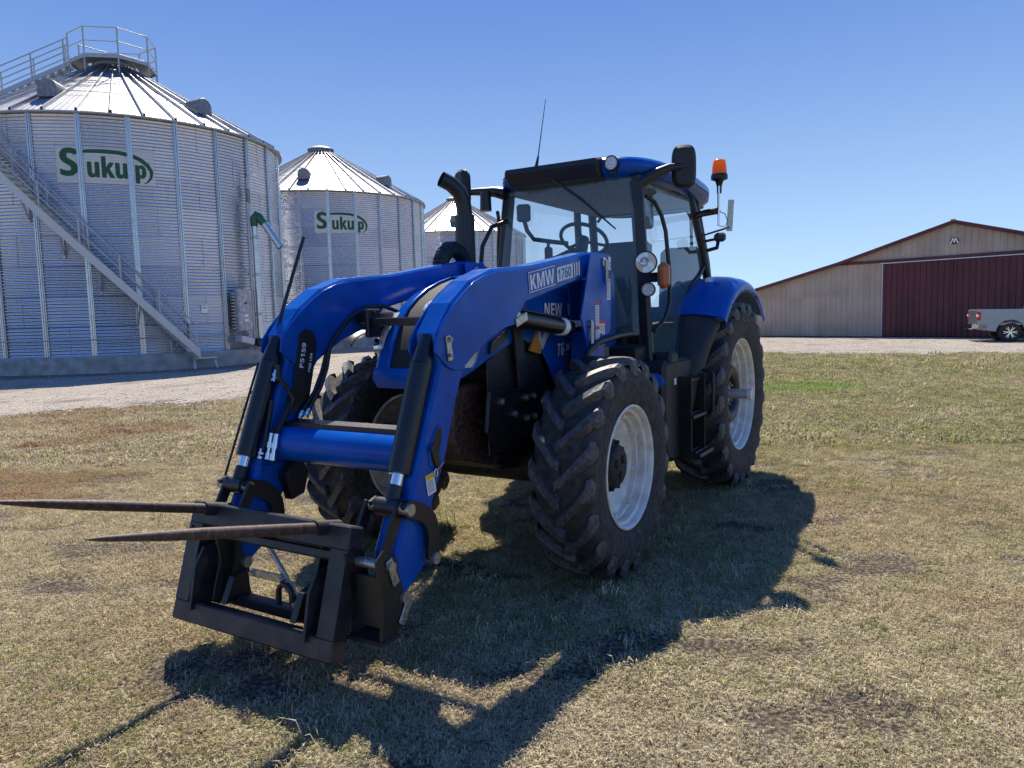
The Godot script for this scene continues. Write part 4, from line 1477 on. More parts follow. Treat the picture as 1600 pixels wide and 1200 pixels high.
func loft_hood(t: Node3D) -> void:
	var S := [[1.52, 2.02, 0.41, 1.22], [2.0, 1.99, 0.405, 1.12], [2.35, 1.958, 0.395, 1.04], [2.50, 1.94, 0.393, 1.10], [2.60, 1.928, 0.390, 1.27], [2.68, 1.918, 0.388, 1.37], [2.82, 1.895, 0.382, 1.455], [2.96, 1.86, 0.375, 1.475], [3.10, 1.812, 0.365, 1.44], [3.22, 1.752, 0.352, 1.39], [3.32, 1.688, 0.338, 1.35], [3.41, 1.60, 0.322, 1.31], [3.48, 1.50, 0.304, 1.28], [3.54, 1.395, 0.285, 1.255], [3.575, 1.31, 0.265, 1.24]]
	var us := [-1.0, -1.0, -1.0, -0.975, -0.88, -0.60, -0.3, 0.0, 0.3, 0.60, 0.88, 0.975, 1.0, 1.0, 1.0]
	var P := []
	for q in S:
		var row := []
		var hgt: float = q[1] - q[3]
		var dy := [hgt, hgt * 0.66, min(0.22, hgt * 0.45), min(0.10, hgt * 0.28), min(0.035, hgt * 0.12), 0.008, 0.002, 0.0]
		for i in 15:
			var d: float = dy[i] if i < 8 else dy[14 - i]
			row.append(V(us[i] * q[2], q[1] - d, q[0]))
		P.append(row)
	var b := MB.new()
	var seg := func(rows: Array, c0: int, c1: int) -> void:
		var Q := []
		for r in rows: Q.append(P[r].slice(c0, c1 + 1))
		b.grid(Q, V(0, 1.45, 2.2))
	var hood := node("hood", t)
	seg.call(range(0, 7), 0, 14)
	seg.call(range(6, 15), 0, 5)
	seg.call(range(6, 15), 9, 14)
	# lip under the grille
	var lip := []
	for k in 3:
		var row := []
		for u in [-1.0, -0.6, 0.0, 0.6, 1.0]:
			row.append(V(u * 0.265, [1.335, 1.275, 1.215][k], 3.575 + [0.0, 0.022, -0.02][k] + 0.02 * (1.0 - u * u)))
		lip.append(row)
	b.grid(lip, V(0, 1.3, 3.2))
	put(b, "hood_panel", M.blue, hood)
	b = MB.new()
	var G := []
	for r in range(6, 15):
		var row := []
		for c in range(5, 10):
			row.append(P[r][c] - V(0, 0.012, 0.006))
		G.append(row)
	b.grid(G, V(0, 1.45, 2.2))
	put(b, "grille", M.mesh_black, hood)
	# grille frame edges
	for c in [5, 9]:
		b = MB.new()
		var pts := []
		for r in range(6, 15): pts.append(P[r][c] + V(0, -0.003, 0.0))
		b.tube(pts, 0.010, 8)
		put(b, "grille_frame", M.blue, hood)
	# badge on the nose
	b = MB.new()
	var nb := axis_xf(V(0, 1.672, 3.335), V(0, 0.6, 0.8))
	b.lathe([V2(0.062, -0.03), V2(0.062, 0.012), V2(0.052, 0.022), V2(0.0, 0.026)], nb, 28)
	put(b, "nose_badge", M.silver_print, hood)
	b = MB.new()
	for k in [[-0.028, 0.03], [0.028, 0.03], [-0.012, 0.035], [0.012, 0.035]]:
		b.bar(nb * V(0.0, 0.028, 0.035), nb * V(k[0], 0.028, -k[1]), 0.006, 0.004, nb.basis.y)
	put(b, "leaf_mark", M.grey_print, hood)
	for s in [1, -1]:
		# headlight: clear lens over a bowl
		var hl := node("headlight", t)
		var P2 := []
		for i in 9:
			var row := []
			var v: float = i / 8.0
			var y: float = lerp(1.335, 1.66, v)
			var zc: float = lerp(3.475, 3.335, v)
			var wd: float = 0.075 * sin(PI * clamp(0.12 + v * 0.84, 0.0, 1.0)) + 0.01
			for j in 9:
				var u: float = j / 4.0 - 1.0
				var bulge: float = 0.05 * (1.0 - u * u) * sin(PI * clamp(v, 0.03, 0.97))
				row.append(V(s * (0.315 + bulge - 0.02 * v - u * 0.035), y, zc + u * wd + bulge * 0.4))
			P2.append(row)
		b = MB.new()
		b.grid(P2, V(0, 1.5, 3.2))
		put(b, "lens", M.lens, hl)
		b = MB.new()
		var Q2 := []
		for row in P2:
			var r2 := []
			for p in row: r2.append(p - V(s * 0.018, 0, 0.008))
			Q2.append(r2)
		b.grid(Q2, V(0, 1.5, 3.2))
		put(b, "housing", M.rim, hl)
		b = MB.new()
		b.cyl(V(s * 0.30, 1.45, 3.44), V(s * 0.345, 1.45, 3.462), 0.05, 0.055, 24)
		put(b, "bulb_bowl", M.chrome, hl)
		# side vent slot and dark strip
		b = MB.new()
		sx([V2(3.28, 1.40), V2(3.05, 1.50), V2(3.04, 1.56), V2(3.26, 1.47)], b, s * 0.352, s * 0.3665, 0.002)
		put(b, "side_vent", M.black, hood)
		b = MB.new()
		sx([V2(3.06, 1.62), V2(2.98, 1.64), V2(2.86, 1.05), V2(2.98, 1.02)], b, s * 0.375, s * 0.40, 0.006)
		put(b, "support_strap", M.plastic, t)
		b = MB.new()
		# dark side shield under the hood: round arch panel
		var arch := [V2(3.30, 1.36), V2(3.10, 1.44), V2(2.96, 1.478), V2(2.82, 1.458), V2(2.68, 1.372), V2(2.60, 1.272), V2(2.52, 1.12), V2(2.48, 1.06), V2(2.46, 0.80), V2(3.30, 0.80)]
		if s < 0:
			for k in arch.size(): arch[k].x = min(arch[k].x, 2.90)
			arch = arch.slice(2)
			arch[0] = V2(2.90, 1.468)
		sx(arch, b, s * 0.345, s * 0.355, 0.004)
		put(b, "side_shield", M.plastic, t)
		b = MB.new()
		var tr := []
		for k in 13:
			var a := PI * 0.08 + PI * 0.5 * k / 12.0
			tr.append(V(s * 0.358, 1.02 + 0.34 * sin(a), 2.60 + 0.30 * cos(a)))
		b.tube(tr, 0.006, 6)
		put(b, "shield_seam", M.hose, t)
	# marks on the left flank of the hood
	var fx := func(z: float, y: float, x: float) -> Transform3D: return Transform3D(Basis(V(0, 0, -1), V(0, 1, 0), V(1, 0, 0)), V(x, y, z))
	lettering("NEW", 0.25, 0.085, fx.call(2.66, 1.615, 0.3985), M.white, hood)
	lettering("HOLLAND", 0.62, 0.085, fx.call(2.33, 1.615, 0.4015), M.white, hood)
	lettering("T6", 0.10, 0.085, fx.call(2.50, 1.345, 0.399), M.white, hood, "lettering", 0.15)
	lettering(".165", 0.085, 0.05, fx.call(2.385, 1.372, 0.400), M.white, hood, "lettering", 0.15)
	for q in [[[V2(2.86, 1.40), V2(2.78, 1.50), V2(2.70, 1.44), V2(2.72, 1.37)], "orange"], [[V2(2.66, 1.52), V2(2.58, 1.56), V2(2.50, 1.56), V2(2.62, 1.47)], "orange"], [[V2(2.78, 1.50), V2(2.80, 1.56), V2(2.55, 1.57), V2(2.62, 1.47), V2(2.70, 1.39)], "grey_print"]]:
		b = MB.new()
		sx(q[0], b, 0.380, 0.3965, 0.001)
		put(b, "flank_emblem", M[q[1]], hood)
	b = MB.new()
	for k in 3:
		var o := 0.022 * k
		b.bar(V(0.3975, 1.405 + o, 2.70), V(0.3975, 1.50 + o, 2.765 - 0.01 * k), 0.004, 0.010, V(0, 1, 0), 0.001)
		b.bar(V(0.3975, 1.405 + o, 2.70), V(0.3975, 1.50 + o, 2.62 + 0.01 * k), 0.004, 0.010, V(0, 1, 0), 0.001)
	put(b, "chevron_mark", M.silver_print, hood)
	# grille guard in front of the nose
	b = MB.new()
	b.bar(V(-0.27, 1.605, 3.55), V(0.46, 1.605, 3.55), 0.05, 0.05, Vector3.UP, 0.006)
	b.box(V(-0.285, 1.60, 3.55), V(0.03, 0.17, 0.12), Basis.IDENTITY, 0.008)
	b.cyl(V(-0.31, 1.655, 3.55), V(-0.262, 1.655, 3.55), 0.014, 0.014, 8)
	b.box(V(-0.36, 1.63, 3.44), V(0.14, 0.07, 0.20), Basis.IDENTITY, 0.01)
	b.bar(V(-0.37, 1.60, 3.42), V(-0.35, 1.34, 3.28), 0.035, 0.035)
	put(b, "grille_guard", M.black, t)

func cab_x(y: float) -> float:
	return 0.57 + (2.70 - y) * 0.095

func build_cab(t: Node3D) -> void:
	var c := node("cab", t)
	var b := MB.new()
	# roof shell
	var P := []
	var outline := []
	for k in 41:
		var a := TAU * k / 40
		var ca := cos(a); var sa := sin(a)
		var ex: float = sign(ca) * pow(abs(ca), 0.42)
		var ez: float = sign(sa) * pow(abs(sa), 0.38)
		outline.append(V2(ex, ez))
	for q in [[2.655, 0.60, 1.02], [2.665, 0.67, 1.07], [2.70, 0.735, 1.10], [2.76, 0.745, 1.105], [2.80, 0.715, 1.085], [2.822, 0.62, 1.00], [2.838, 0.42, 0.78], [2.845, 0.0, 0.0]]:
		var row := []
		for p in outline:
			var z: float = 0.53 + p.y * q[2]
			var narrow: float = 1.0 - 0.07 * clamp((z - 0.6) / 1.1, 0.0, 1.0) - 0.18 * clamp((0.2 - z) / 0.8, 0.0, 1.0)
			row.append(V(p.x * q[1] * narrow, q[0] - 0.05 * clamp((0.2 - z) / 0.8, 0.0, 1.0), z))
		P.append(row)
	b.grid(P, V(0, 2.73, 0.53))
	put(b, "roof", M.blue, c)
	b = MB.new()
	b.box(V(0, 2.635, 0.55), V(1.10, 0.03, 1.9), Basis.IDENTITY, 0.01)
	put(b, "headliner", M.liner, c)
	b = MB.new()
	sx([V2(1.42, 2.65), V2(1.66, 2.655), V2(1.735, 2.745), V2(1.725, 2.785), V2(1.42, 2.845)], b, -0.45, 0.36, 0.015)
	put(b, "visor", M.plastic, c)
	# pillars
	for s in [1, -1]:
		b = MB.new()
		b.bar(V(s * 0.685, 1.20, 1.545), V(s * 0.565, 2.68, 1.455), 0.075, 0.10, V(1, 0, 0), 0.02)
		put(b, "front_pillar", M.black, c)
		b = MB.new()
		b.tube([V(s * 0.665, 1.95, -0.10), V(s * 0.64, 2.2, -0.04), V(s * 0.57, 2.70, 0.14)], 0.036, 10)
		put(b, "rear_pillar", M.black, c)
		b = MB.new()
		b.tube([V(s * 0.60, 1.86, -0.36), V(s * 0.585, 2.1, -0.32), V(s * 0.53, 2.72, -0.12)], 0.042, 10)
		put(b, "corner_post", M.black, c)
		# side glass following the wheel arch
		var gp := [V2(1.49, 2.66), V2(0.18, 2.68), V2(-0.06, 2.05), V2(0.12, 1.95), V2(0.42, 1.84), V2(0.70, 1.62), V2(0.90, 1.40), V2(1.03, 1.22), V2(1.12, 1.12), V2(1.56, 1.12)]
		var tri := Geometry2D.triangulate_polygon(PackedVector2Array(gp))
		b = MB.new()
		for k in range(0, tri.size(), 3):
			var q := []
			for e in 3:
				var p: Vector2 = gp[tri[k + e]]
				q.append(V(s * (cab_x(p.y) + 0.012), p.y, p.x))
			var nn := V(s, 0.1, 0).normalized()
			b.tri(q[0], q[1], q[2], nn, nn, nn)
		put(b, "door_glass", M.glass, c)
		b = MB.new()
		var rim := []
		for p in gp.slice(2, 9): rim.append(V(s * (cab_x(p.y) + 0.014), p.y, p.x))
		b.tube(rim, 0.022, 8)
		put(b, "door_seal", M.black, c)
		b = MB.new()
		b.tube([V(s * 0.68, 1.12, 1.10), V(s * 0.70, 1.12, 1.58)], 0.03, 8)
		put(b, "door_sill", M.black, c)
		# bent grab tube in front of the door
		b = MB.new()
		b.tube([V(s * 0.66, 2.50, 1.50), V(s * 0.70, 2.46, 1.42), V(s * 0.735, 2.36, 1.36), V(s * 0.76, 2.24, 1.34), V(s * 0.78, 1.95, 1.32), V(s * 0.785, 1.70, 1.33), V(s * 0.77, 1.57, 1.40), V(s * 0.72, 1.48, 1.50)], 0.016, 8)
		put(b, "grab_rail", M.black, c)
		# dark box at the foot of the pillar
		b = MB.new()
		sx([V2(0.98, 0.98), V2(1.72, 0.98), V2(1.76, 1.08), V2(1.74, 1.36), V2(1.56, 1.38), V2(1.10, 1.14)], b, s * 0.30, s * 0.68, 0.02)
		put(b, "cab_base", M.plastic, c)
		# lamps on the front pillar
		var lt := node("work_lamp", t)
		b = MB.new()
		var lx := axis_xf(V(s * 0.735, 1.985, 1.70), V(s * 0.25, 0.0, 1.0))
		b.lathe([V2(0.03, -0.09), V2(0.065, -0.06), V2(0.082, 0.0), V2(0.084, 0.03), V2(0.074, 0.034)], lx, 28)
		put(b, "shell", M.black, lt)
		b = MB.new()
		b.lathe([V2(0.075, 0.03), V2(0.05, -0.01), V2(0.0, -0.03)], lx, 28)
		put(b, "reflector", M.chrome, lt)
		b = MB.new()
		b.lathe([V2(0.077, 0.031), V2(0.05, 0.042), V2(0.0, 0.047)], lx, 28)
		put(b, "lens", M.lens, lt)
		var ld := node("led_lamp", t)
		lx = axis_xf(V(s * 0.735, 1.79, 1.66), V(s * 0.25, 0.0, 1.0))
		b = MB.new()
		b.lathe([V2(0.03, -0.05), V2(0.052, -0.03), V2(0.055, 0.02), V2(0.046, 0.022)], lx, 24)
		put(b, "shell", M.black, ld)
		b = MB.new()
		b.lathe([V2(0.046, 0.016), V2(0.0, 0.018)], lx, 24)
		put(b, "lens", M.silver_print, ld)
		for k in 6:
			var a := TAU * k / 6
			b = MB.new()
			b.cyl(lx * V(cos(a) * 0.028, 0.018, sin(a) * 0.028), lx * V(cos(a) * 0.028, 0.023, sin(a) * 0.028), 0.011, 0.008, 8)
			put(b, "diode", M.white, ld)
		b = MB.new()
		b.bar(V(s * 0.66, 1.88, 1.60), V(s * 0.86, 1.88, 1.63), 0.05, 0.07)
		b.bar(V(s * 0.68, 1.93, 1.60), V(s * 0.70, 1.74, 1.61), 0.06, 0.05)
		put(b, "lamp_bracket", M.black, t)
		b = MB.new()
		b.box(V(s * 0.875, 1.885, 1.72), V(0.085, 0.19, 0.09), Basis.IDENTITY, 0.035)
		put(b, "turn_signal", M.amber_solid, t)
		# roof lamps
		var rl := node("roof_lamp", t)
		lx = axis_xf(V(s * 0.44, 2.748, 1.62), V(0, 0, 1))
		b = MB.new()
		b.lathe([V2(0.02, -0.06), V2(0.05, -0.04), V2(0.058, 0.02), V2(0.05, 0.024)], lx, 24)
		b.box(V(s * 0.44, 2.69, 1.60), V(0.05, 0.05, 0.03))
		put(b, "shell", M.black, rl)
		b = MB.new()
		b.lathe([V2(0.05, 0.018), V2(0.0, 0.02)], lx, 24)
		put(b, "lens", M.silver_print, rl)
		for k in 7:
			var a := TAU * k / 6
			var r := 0.03 if k < 6 else 0.0
			b = MB.new()
			b.cyl(lx * V(cos(a) * r, 0.02, sin(a) * r), lx * V(cos(a) * r, 0.025, sin(a) * r), 0.011, 0.008, 8)
			put(b, "diode", M.white, rl)
		# side mirrors on arms from the roof corner
		var mr := node("side_mirror", t)
		b = MB.new()
		var mc := V(0.835, 2.755, 1.12) if s > 0 else V(-1.02, 2.73, 1.50)
		b.tube([V(s * 0.57, 2.60, 1.46), V(s * 0.66, 2.665, 1.38), V(s * 0.76, 2.735, 1.25), mc - V(s * 0.005, 0, -0.02)] if s > 0 else [V(-0.57, 2.64, 1.50), V(-0.68, 2.67, 1.50), V(-0.85, 2.69, 1.50), V(-1.01, 2.70, 1.50)], [0.055, 0.045, 0.032, 0.024], 10)
		put(b, "arm", M.black, mr)
		b = MB.new()
		var mp := []
		for k in 32:
			var a := TAU * k / 32
			mp.append(V2(sign(cos(a)) * pow(abs(cos(a)), 0.55) * 0.094, sign(sin(a)) * pow(abs(sin(a)), 0.55) * 0.165))
		b.prism(mp, Transform3D(Basis(V(0, 1, 0), 0.5 * s), mc), -0.045, 0.035, 0.025, 0.6)
		put(b, "head", M.plastic, mr)
		b = MB.new()
		var mp2 := []
		for p in mp: mp2.append(p * 0.88)
		b.prism(mp2, Transform3D(Basis(V(0, 1, 0), 0.5 * s), mc), -0.048, -0.0455, 0.0005)
		put(b, "mirror_glass", M.chrome, mr)
	b = MB.new()
	b.grid([[V(0.64, 1.45, 1.60), V(0.32, 1.45, 1.68), V(0, 1.45, 1.70), V(-0.32, 1.45, 1.68), V(-0.64, 1.45, 1.60)], [V(0.60, 2.05, 1.55), V(0.30, 2.05, 1.64), V(0, 2.05, 1.66), V(-0.30, 2.05, 1.64), V(-0.60, 2.05, 1.55)], [V(0.55, 2.66, 1.48), V(0.28, 2.66, 1.56), V(0, 2.66, 1.58), V(-0.28, 2.66, 1.56), V(-0.55, 2.66, 1.48)]], V(0, 2, 0.5))
	put(b, "windscreen", M.glass, c)
	b = MB.new()
	b.grid([[V(0.58, 1.5, -0.42), V(-0.58, 1.5, -0.42)], [V(0.52, 2.66, -0.20), V(-0.52, 2.66, -0.20)]], V(0, 2, 0.5))
	put(b, "rear_glass", M.glass, c)
	b = MB.new()
	b.box(V(0, 1.10, 0.6), V(1.30, 0.10, 2.0), Basis.IDENTITY, 0.01)
	b.box(V(0, 1.30, -0.38), V(1.2, 0.42, 0.06))
	for s in [1, -1]: b.box(V(s * 0.60, 1.45, -0.05), V(0.10, 0.75, 0.85), Basis.IDENTITY, 0.04)
	put(b, "floor", M.plastic, c)
	# interior
	for q in [[-0.02, 0.30, 0.50, 1.55, 0.78], [0.42, 0.02, 0.40, 1.60, 0.66]]:
		var se := node("seat", t)
		b = MB.new()
		b.box(V(q[0], q[3], q[1] + 0.22), V(q[2], 0.14, 0.48), Basis.IDENTITY, 0.05)
		put(b, "cushion", M.seat, se)
		b = MB.new()
		b.box(V(q[0], q[3] + q[4] * 0.46, q[1] - 0.06), V(q[2] * 0.98, q[4], 0.13), Basis(V(1, 0, 0), -0.12), 0.055)
		put(b, "backrest", M.seat, se)
		b = MB.new()
		b.box(V(q[0], 1.34, q[1] + 0.2), V(q[2] * 0.7, 0.36, 0.36), Basis.IDENTITY, 0.03)
		put(b, "pedestal", M.black, se)
	var sw := node("steering_wheel", t)
	b = MB.new()
	var sxf := axis_xf(V(-0.02, 2.25, 1.16), V(0, 0.82, -0.57))
	var ring := []
	for k in 33:
		var a := TAU * k / 32
		ring.append(sxf * V(cos(a) * 0.20, 0, sin(a) * 0.20))
	b.tube(ring, 0.016, 8, false)
	put(b, "ring", M.black, sw)
	b = MB.new()
	for k in 3:
		var a := TAU * k / 3 + 0.5
		b.bar(sxf * V(0, -0.02, 0), sxf * V(cos(a) * 0.19, 0, sin(a) * 0.19), 0.03, 0.015, sxf.basis.y)
	b.cyl(sxf * V(0, -0.06, 0), sxf * V(0, 0.01, 0), 0.05, 0.045)
	put(b, "spoke", M.black, sw)
	b = MB.new()
	b.cyl(sxf * V(0, -0.05, 0), V(-0.02, 1.45, 1.52), 0.05, 0.09)
	put(b, "column", M.plastic, sw)
	b = MB.new()
	b.tube([V(-0.45, 1.5, 1.40), V(-0.25, 1.92, 1.42), V(0.0, 2.02, 1.40), V(0.2, 1.92, 1.42), V(0.35, 1.5, 1.40)], [0.16, 0.17, 0.15, 0.15, 0.12], 12)
	put(b, "dashboard", M.plastic, c)
	b = MB.new()
	b.box(V(-0.45, 1.72, 0.55), V(0.24, 0.5, 0.8), Basis.IDENTITY, 0.05)
	b.box(V(-0.42, 2.08, 0.78), V(0.20, 0.16, 0.04), Basis(V(0, 1, 0), 0.4), 0.01)
	put(b, "side_console", M.plastic, c)
	b = MB.new()
	b.tube([V(-0.52, 2.45, 1.30), V(-0.50, 2.35, 1.28), V(-0.47, 2.28, 1.22), V(-0.36, 2.26, 1.10), V(-0.28, 2.25, 0.95)], 0.02, 8)
	b.box(V(-0.52, 2.50, 1.30), V(0.12, 0.15, 0.05), Basis(V(0, 1, 0), 0.4), 0.02)
	b.box(V(-0.38, 2.12, 1.12), V(0.05, 0.19, 0.09), Basis.IDENTITY, 0.015)
	b.tube([V(-0.38, 2.26, 1.12), V(-0.39, 2.12, 1.12)], 0.014, 6)
	b.tube([V(-0.39, 2.06, 1.12), V(-0.46, 2.05, 1.16), V(-0.50, 1.95, 1.2), V(-0.47, 1.8, 1.2)], 0.008, 6)
	put(b, "monitor_arm", M.black, c)
	b = MB.new()
	b.tube([V(-0.5, 2.56, -0.2), V(-0.45, 2.62, -0.2), V(0.42, 2.62, -0.2), V(0.48, 2.52, -0.2), V(0.46, 2.1, -0.30)], 0.016, 8)
	b.box(V(0.08, 2.52, -0.12), V(0.10, 0.16, 0.05), Basis.IDENTITY, 0.03)
	put(b, "rear_frame", M.black, c)
	# wiper
	b = MB.new()
	b.tube([V(-0.07, 2.70, 1.67), V(0.20, 2.50, 1.655), V(0.46, 2.26, 1.61)], [0.016, 0.011, 0.006], 6)
	put(b, "wiper", M.black, c)
	b = MB.new()
	b.tube([V(-0.30, 2.83, 1.46), V(-0.30, 2.93, 1.42)], [0.016, 0.008], 8)
	b.tube([V(-0.30, 2.92, 1.424), V(-0.30, 3.42, 1.27)], [0.005, 0.0025], 6)
	put(b, "antenna", M.black, t)
	# beacon on its pole
	var be := node("beacon", t)
	b = MB.new()
	b.tube([V(0.60, 2.50, 0.05), V(0.72, 2.50, 0.2), V(0.89, 2.49, 0.36)], 0.03, 8)
	put(b, "bracket", M.black, be)
	b = MB.new()
	b.cyl(V(0.90, 2.36, 0.36), V(0.90, 2.70, 0.36), 0.011, 0.011, 10)
	put(b, "pole", M.chrome, be)
	b = MB.new()
	b.lathe([V2(0.0, 2.64), V2(0.02, 2.64), V2(0.022, 2.70), V2(0.035, 2.745), V2(0.072, 2.76), V2(0.072, 2.79), V2(0.066, 2.805), V2(0.0, 2.805)], Transform3D(Basis.IDENTITY, V(0.90, 0, 0.34)), 24)
	put(b, "base", M.black, be)
	b = MB.new()
	b.lathe([V2(0.063, 2.806), V2(0.060, 2.86), V2(0.053, 2.91), V2(0.045, 2.924), V2(0.0, 2.930)], Transform3D(Basis.IDENTITY, V(0.90, 0, 0.34)), 24)
	put(b, "dome", M.amber, be)
	b = MB.new()
	b.box(V(0.90, 2.85, 0.34), V(0.03, 0.07, 0.012), Basis(V(0, 1, 0), 0.6), 0.003)
	put(b, "reflector", M.amber_solid, be)
	b = MB.new()
	b.tube([V(0.91, 2.48, 0.36), V(0.95, 2.46, 0.34), V(0.97, 2.40, 0.33), V(0.95, 2.35, 0.33), V(0.90, 2.36, 0.36)], 0.004, 5)
	put(b, "cable", M.hose, be)
	# marker panel on a rod, rear lamp, hinge plate
	var mk_ := node("marker_panel", t)
	b = MB.new()
	b.tube([V(0.61, 2.34, -0.16), V(0.97, 2.345, 0.30)], 0.009, 6)
	put(b, "rod", M.black, mk_)
	b = MB.new()
	b.box(V(0.98, 2.45, 0.28), V(0.05, 0.27, 0.012), Basis(V(0, 0, 1), -0.06) * Basis(V(0, 1, 0), 0.3), 0.003)
	put(b, "panel", M.zinc, mk_)
	var rwl := node("rear_work_lamp", t)
	b = MB.new()
	b.box(V(0.80, 2.30, -0.05), V(0.10, 0.08, 0.09), Basis(V(0, 1, 0), 0.5), 0.02)
	b.tube([V(0.62, 2.29, -0.22), V(0.70, 2.29, -0.14), V(0.79, 2.29, -0.06)], 0.014, 6)
	b.tube([V(0.62, 2.20, -0.24), V(0.76, 2.21, -0.1), V(0.78, 2.26, -0.06)], 0.018, 6)
	put(b, "shell", M.black, rwl)

func fenders(t: Node3D) -> void:
	for s in [1, -1]:
		var fe := node("rear_fender", t)
		for part in 2:
			var a0: float = [44.0, -12.0][part]
			var a1: float = [136.0, 44.0][part]
			var P := []
			for k in 15:
				var a := deg_to_rad(lerp(a0, a1, k / 14.0))
				var row := []
				var wide: float = 1.0 if part == 0 else lerp(0.45, 0.86, clamp(k / 14.0, 0.0, 1.0))
				for q in [[0.655, 1.10], [0.70, 1.115], [0.78, 1.12], [0.90, 1.11], [1.0, 1.085], [1.045, 1.055], [1.06, 1.01], [1.05, 0.985]]:
					var x: float = 0.655 + (q[0] - 0.655) * wide
					var rr: float = q[1] - (0.012 if part == 1 else 0.0)
					row.append(V(s * x, 0.82 + rr * sin(a), rr * cos(a) - 0.02))
				P.append(row)
			var b := MB.new()
			b.grid(P, V(s * 0.8, 0.82, 0))
			# inner face of the shell, a little smaller
			var Q := []
			for row in P:
				var r2 := []
				for p in row:
					var d: Vector3 = (p - V(p.x, 0.82, -0.02)).normalized()
					r2.append(p - d * 0.014)
				Q.append(r2)
			b.grid(Q, V(s * 0.8, 6, 0))
			put(b, "fender_shell" if part == 0 else "fender_extension", M.blue if part == 0 else M.plastic, fe)
		# side shield between the fender and the cab
		var sh := MB.new()
		var poly := []
		for k in 12:
			var a := deg_to_rad(lerp(-12.0, 136.0, k / 11.0))
			poly.append(V2(1.098 * cos(a) - 0.02, 0.82 + 1.098 * sin(a)))
		for k in 12:
			var a := deg_to_rad(lerp(136.0, -12.0, k / 11.0))
			poly.append(V2(0.62 * cos(a) - 0.02, 0.82 + 0.62 * sin(a)))
		sx(poly, sh, s * 0.655, s * 0.64, 0.003)
		put(sh, "inner_panel", M.plastic, fe)
		var lx := axis_xf(V(s * 0.80, 1.885, 0.31), V(s * 0.2, 0.5, 0.85))
		var b := MB.new()
		b.lathe([V2(0.042, -0.03), V2(0.042, 0.012), V2(0.034, 0.016)], lx, 20)
		put(b, "lamp_ring", M.chrome, fe)
		b = MB.new()
		b.lathe([V2(0.035, 0.012), V2(0.0, 0.02)], lx, 20)
		put(b, "lamp_lens", M.silver_print, fe)
		b = MB.new()
		b.lathe([V2(0.016, -0.02), V2(0.014, 0.02), V2(0.0, 0.022)], axis_xf(V(s * (cab_x(1.3) + 0.012), 1.30, 1.16), V(s, 0, 0)), 14)
		put(b, "hinge_button", M.black, fe)
	# mudguard over the right front wheel
	var P := []
	for q in [[3.28, 1.475], [3.24, 1.515], [3.16, 1.545], [3.04, 1.566], [2.90, 1.575], [2.72, 1.565], [2.54, 1.53], [2.38, 1.47], [2.25, 1.39]]:
		var row := []
		for e in [[-0.72, -0.035], [-0.74, -0.008], [-0.80, 0.0], [-0.92, 0.006], [-1.04, 0.0], [-1.10, -0.03]]:
			row.append(V(e[0], q[1] + e[1], q[0]))
		P.append(row)
	var b := MB.new()
	b.grid(P, V(-0.83, 0.7, 2.7))
	var gd := node("front_mudguard", t)
	put(b, "guard_shell", M.satin_grey, gd)
	b = MB.new()
	b.tube([V(-0.55, 0.95, 2.66), V(-0.60, 1.35, 2.68), V(-0.66, 1.50, 2.70)], 0.025, 8)
	put(b, "guard_bracket", M.black, gd)

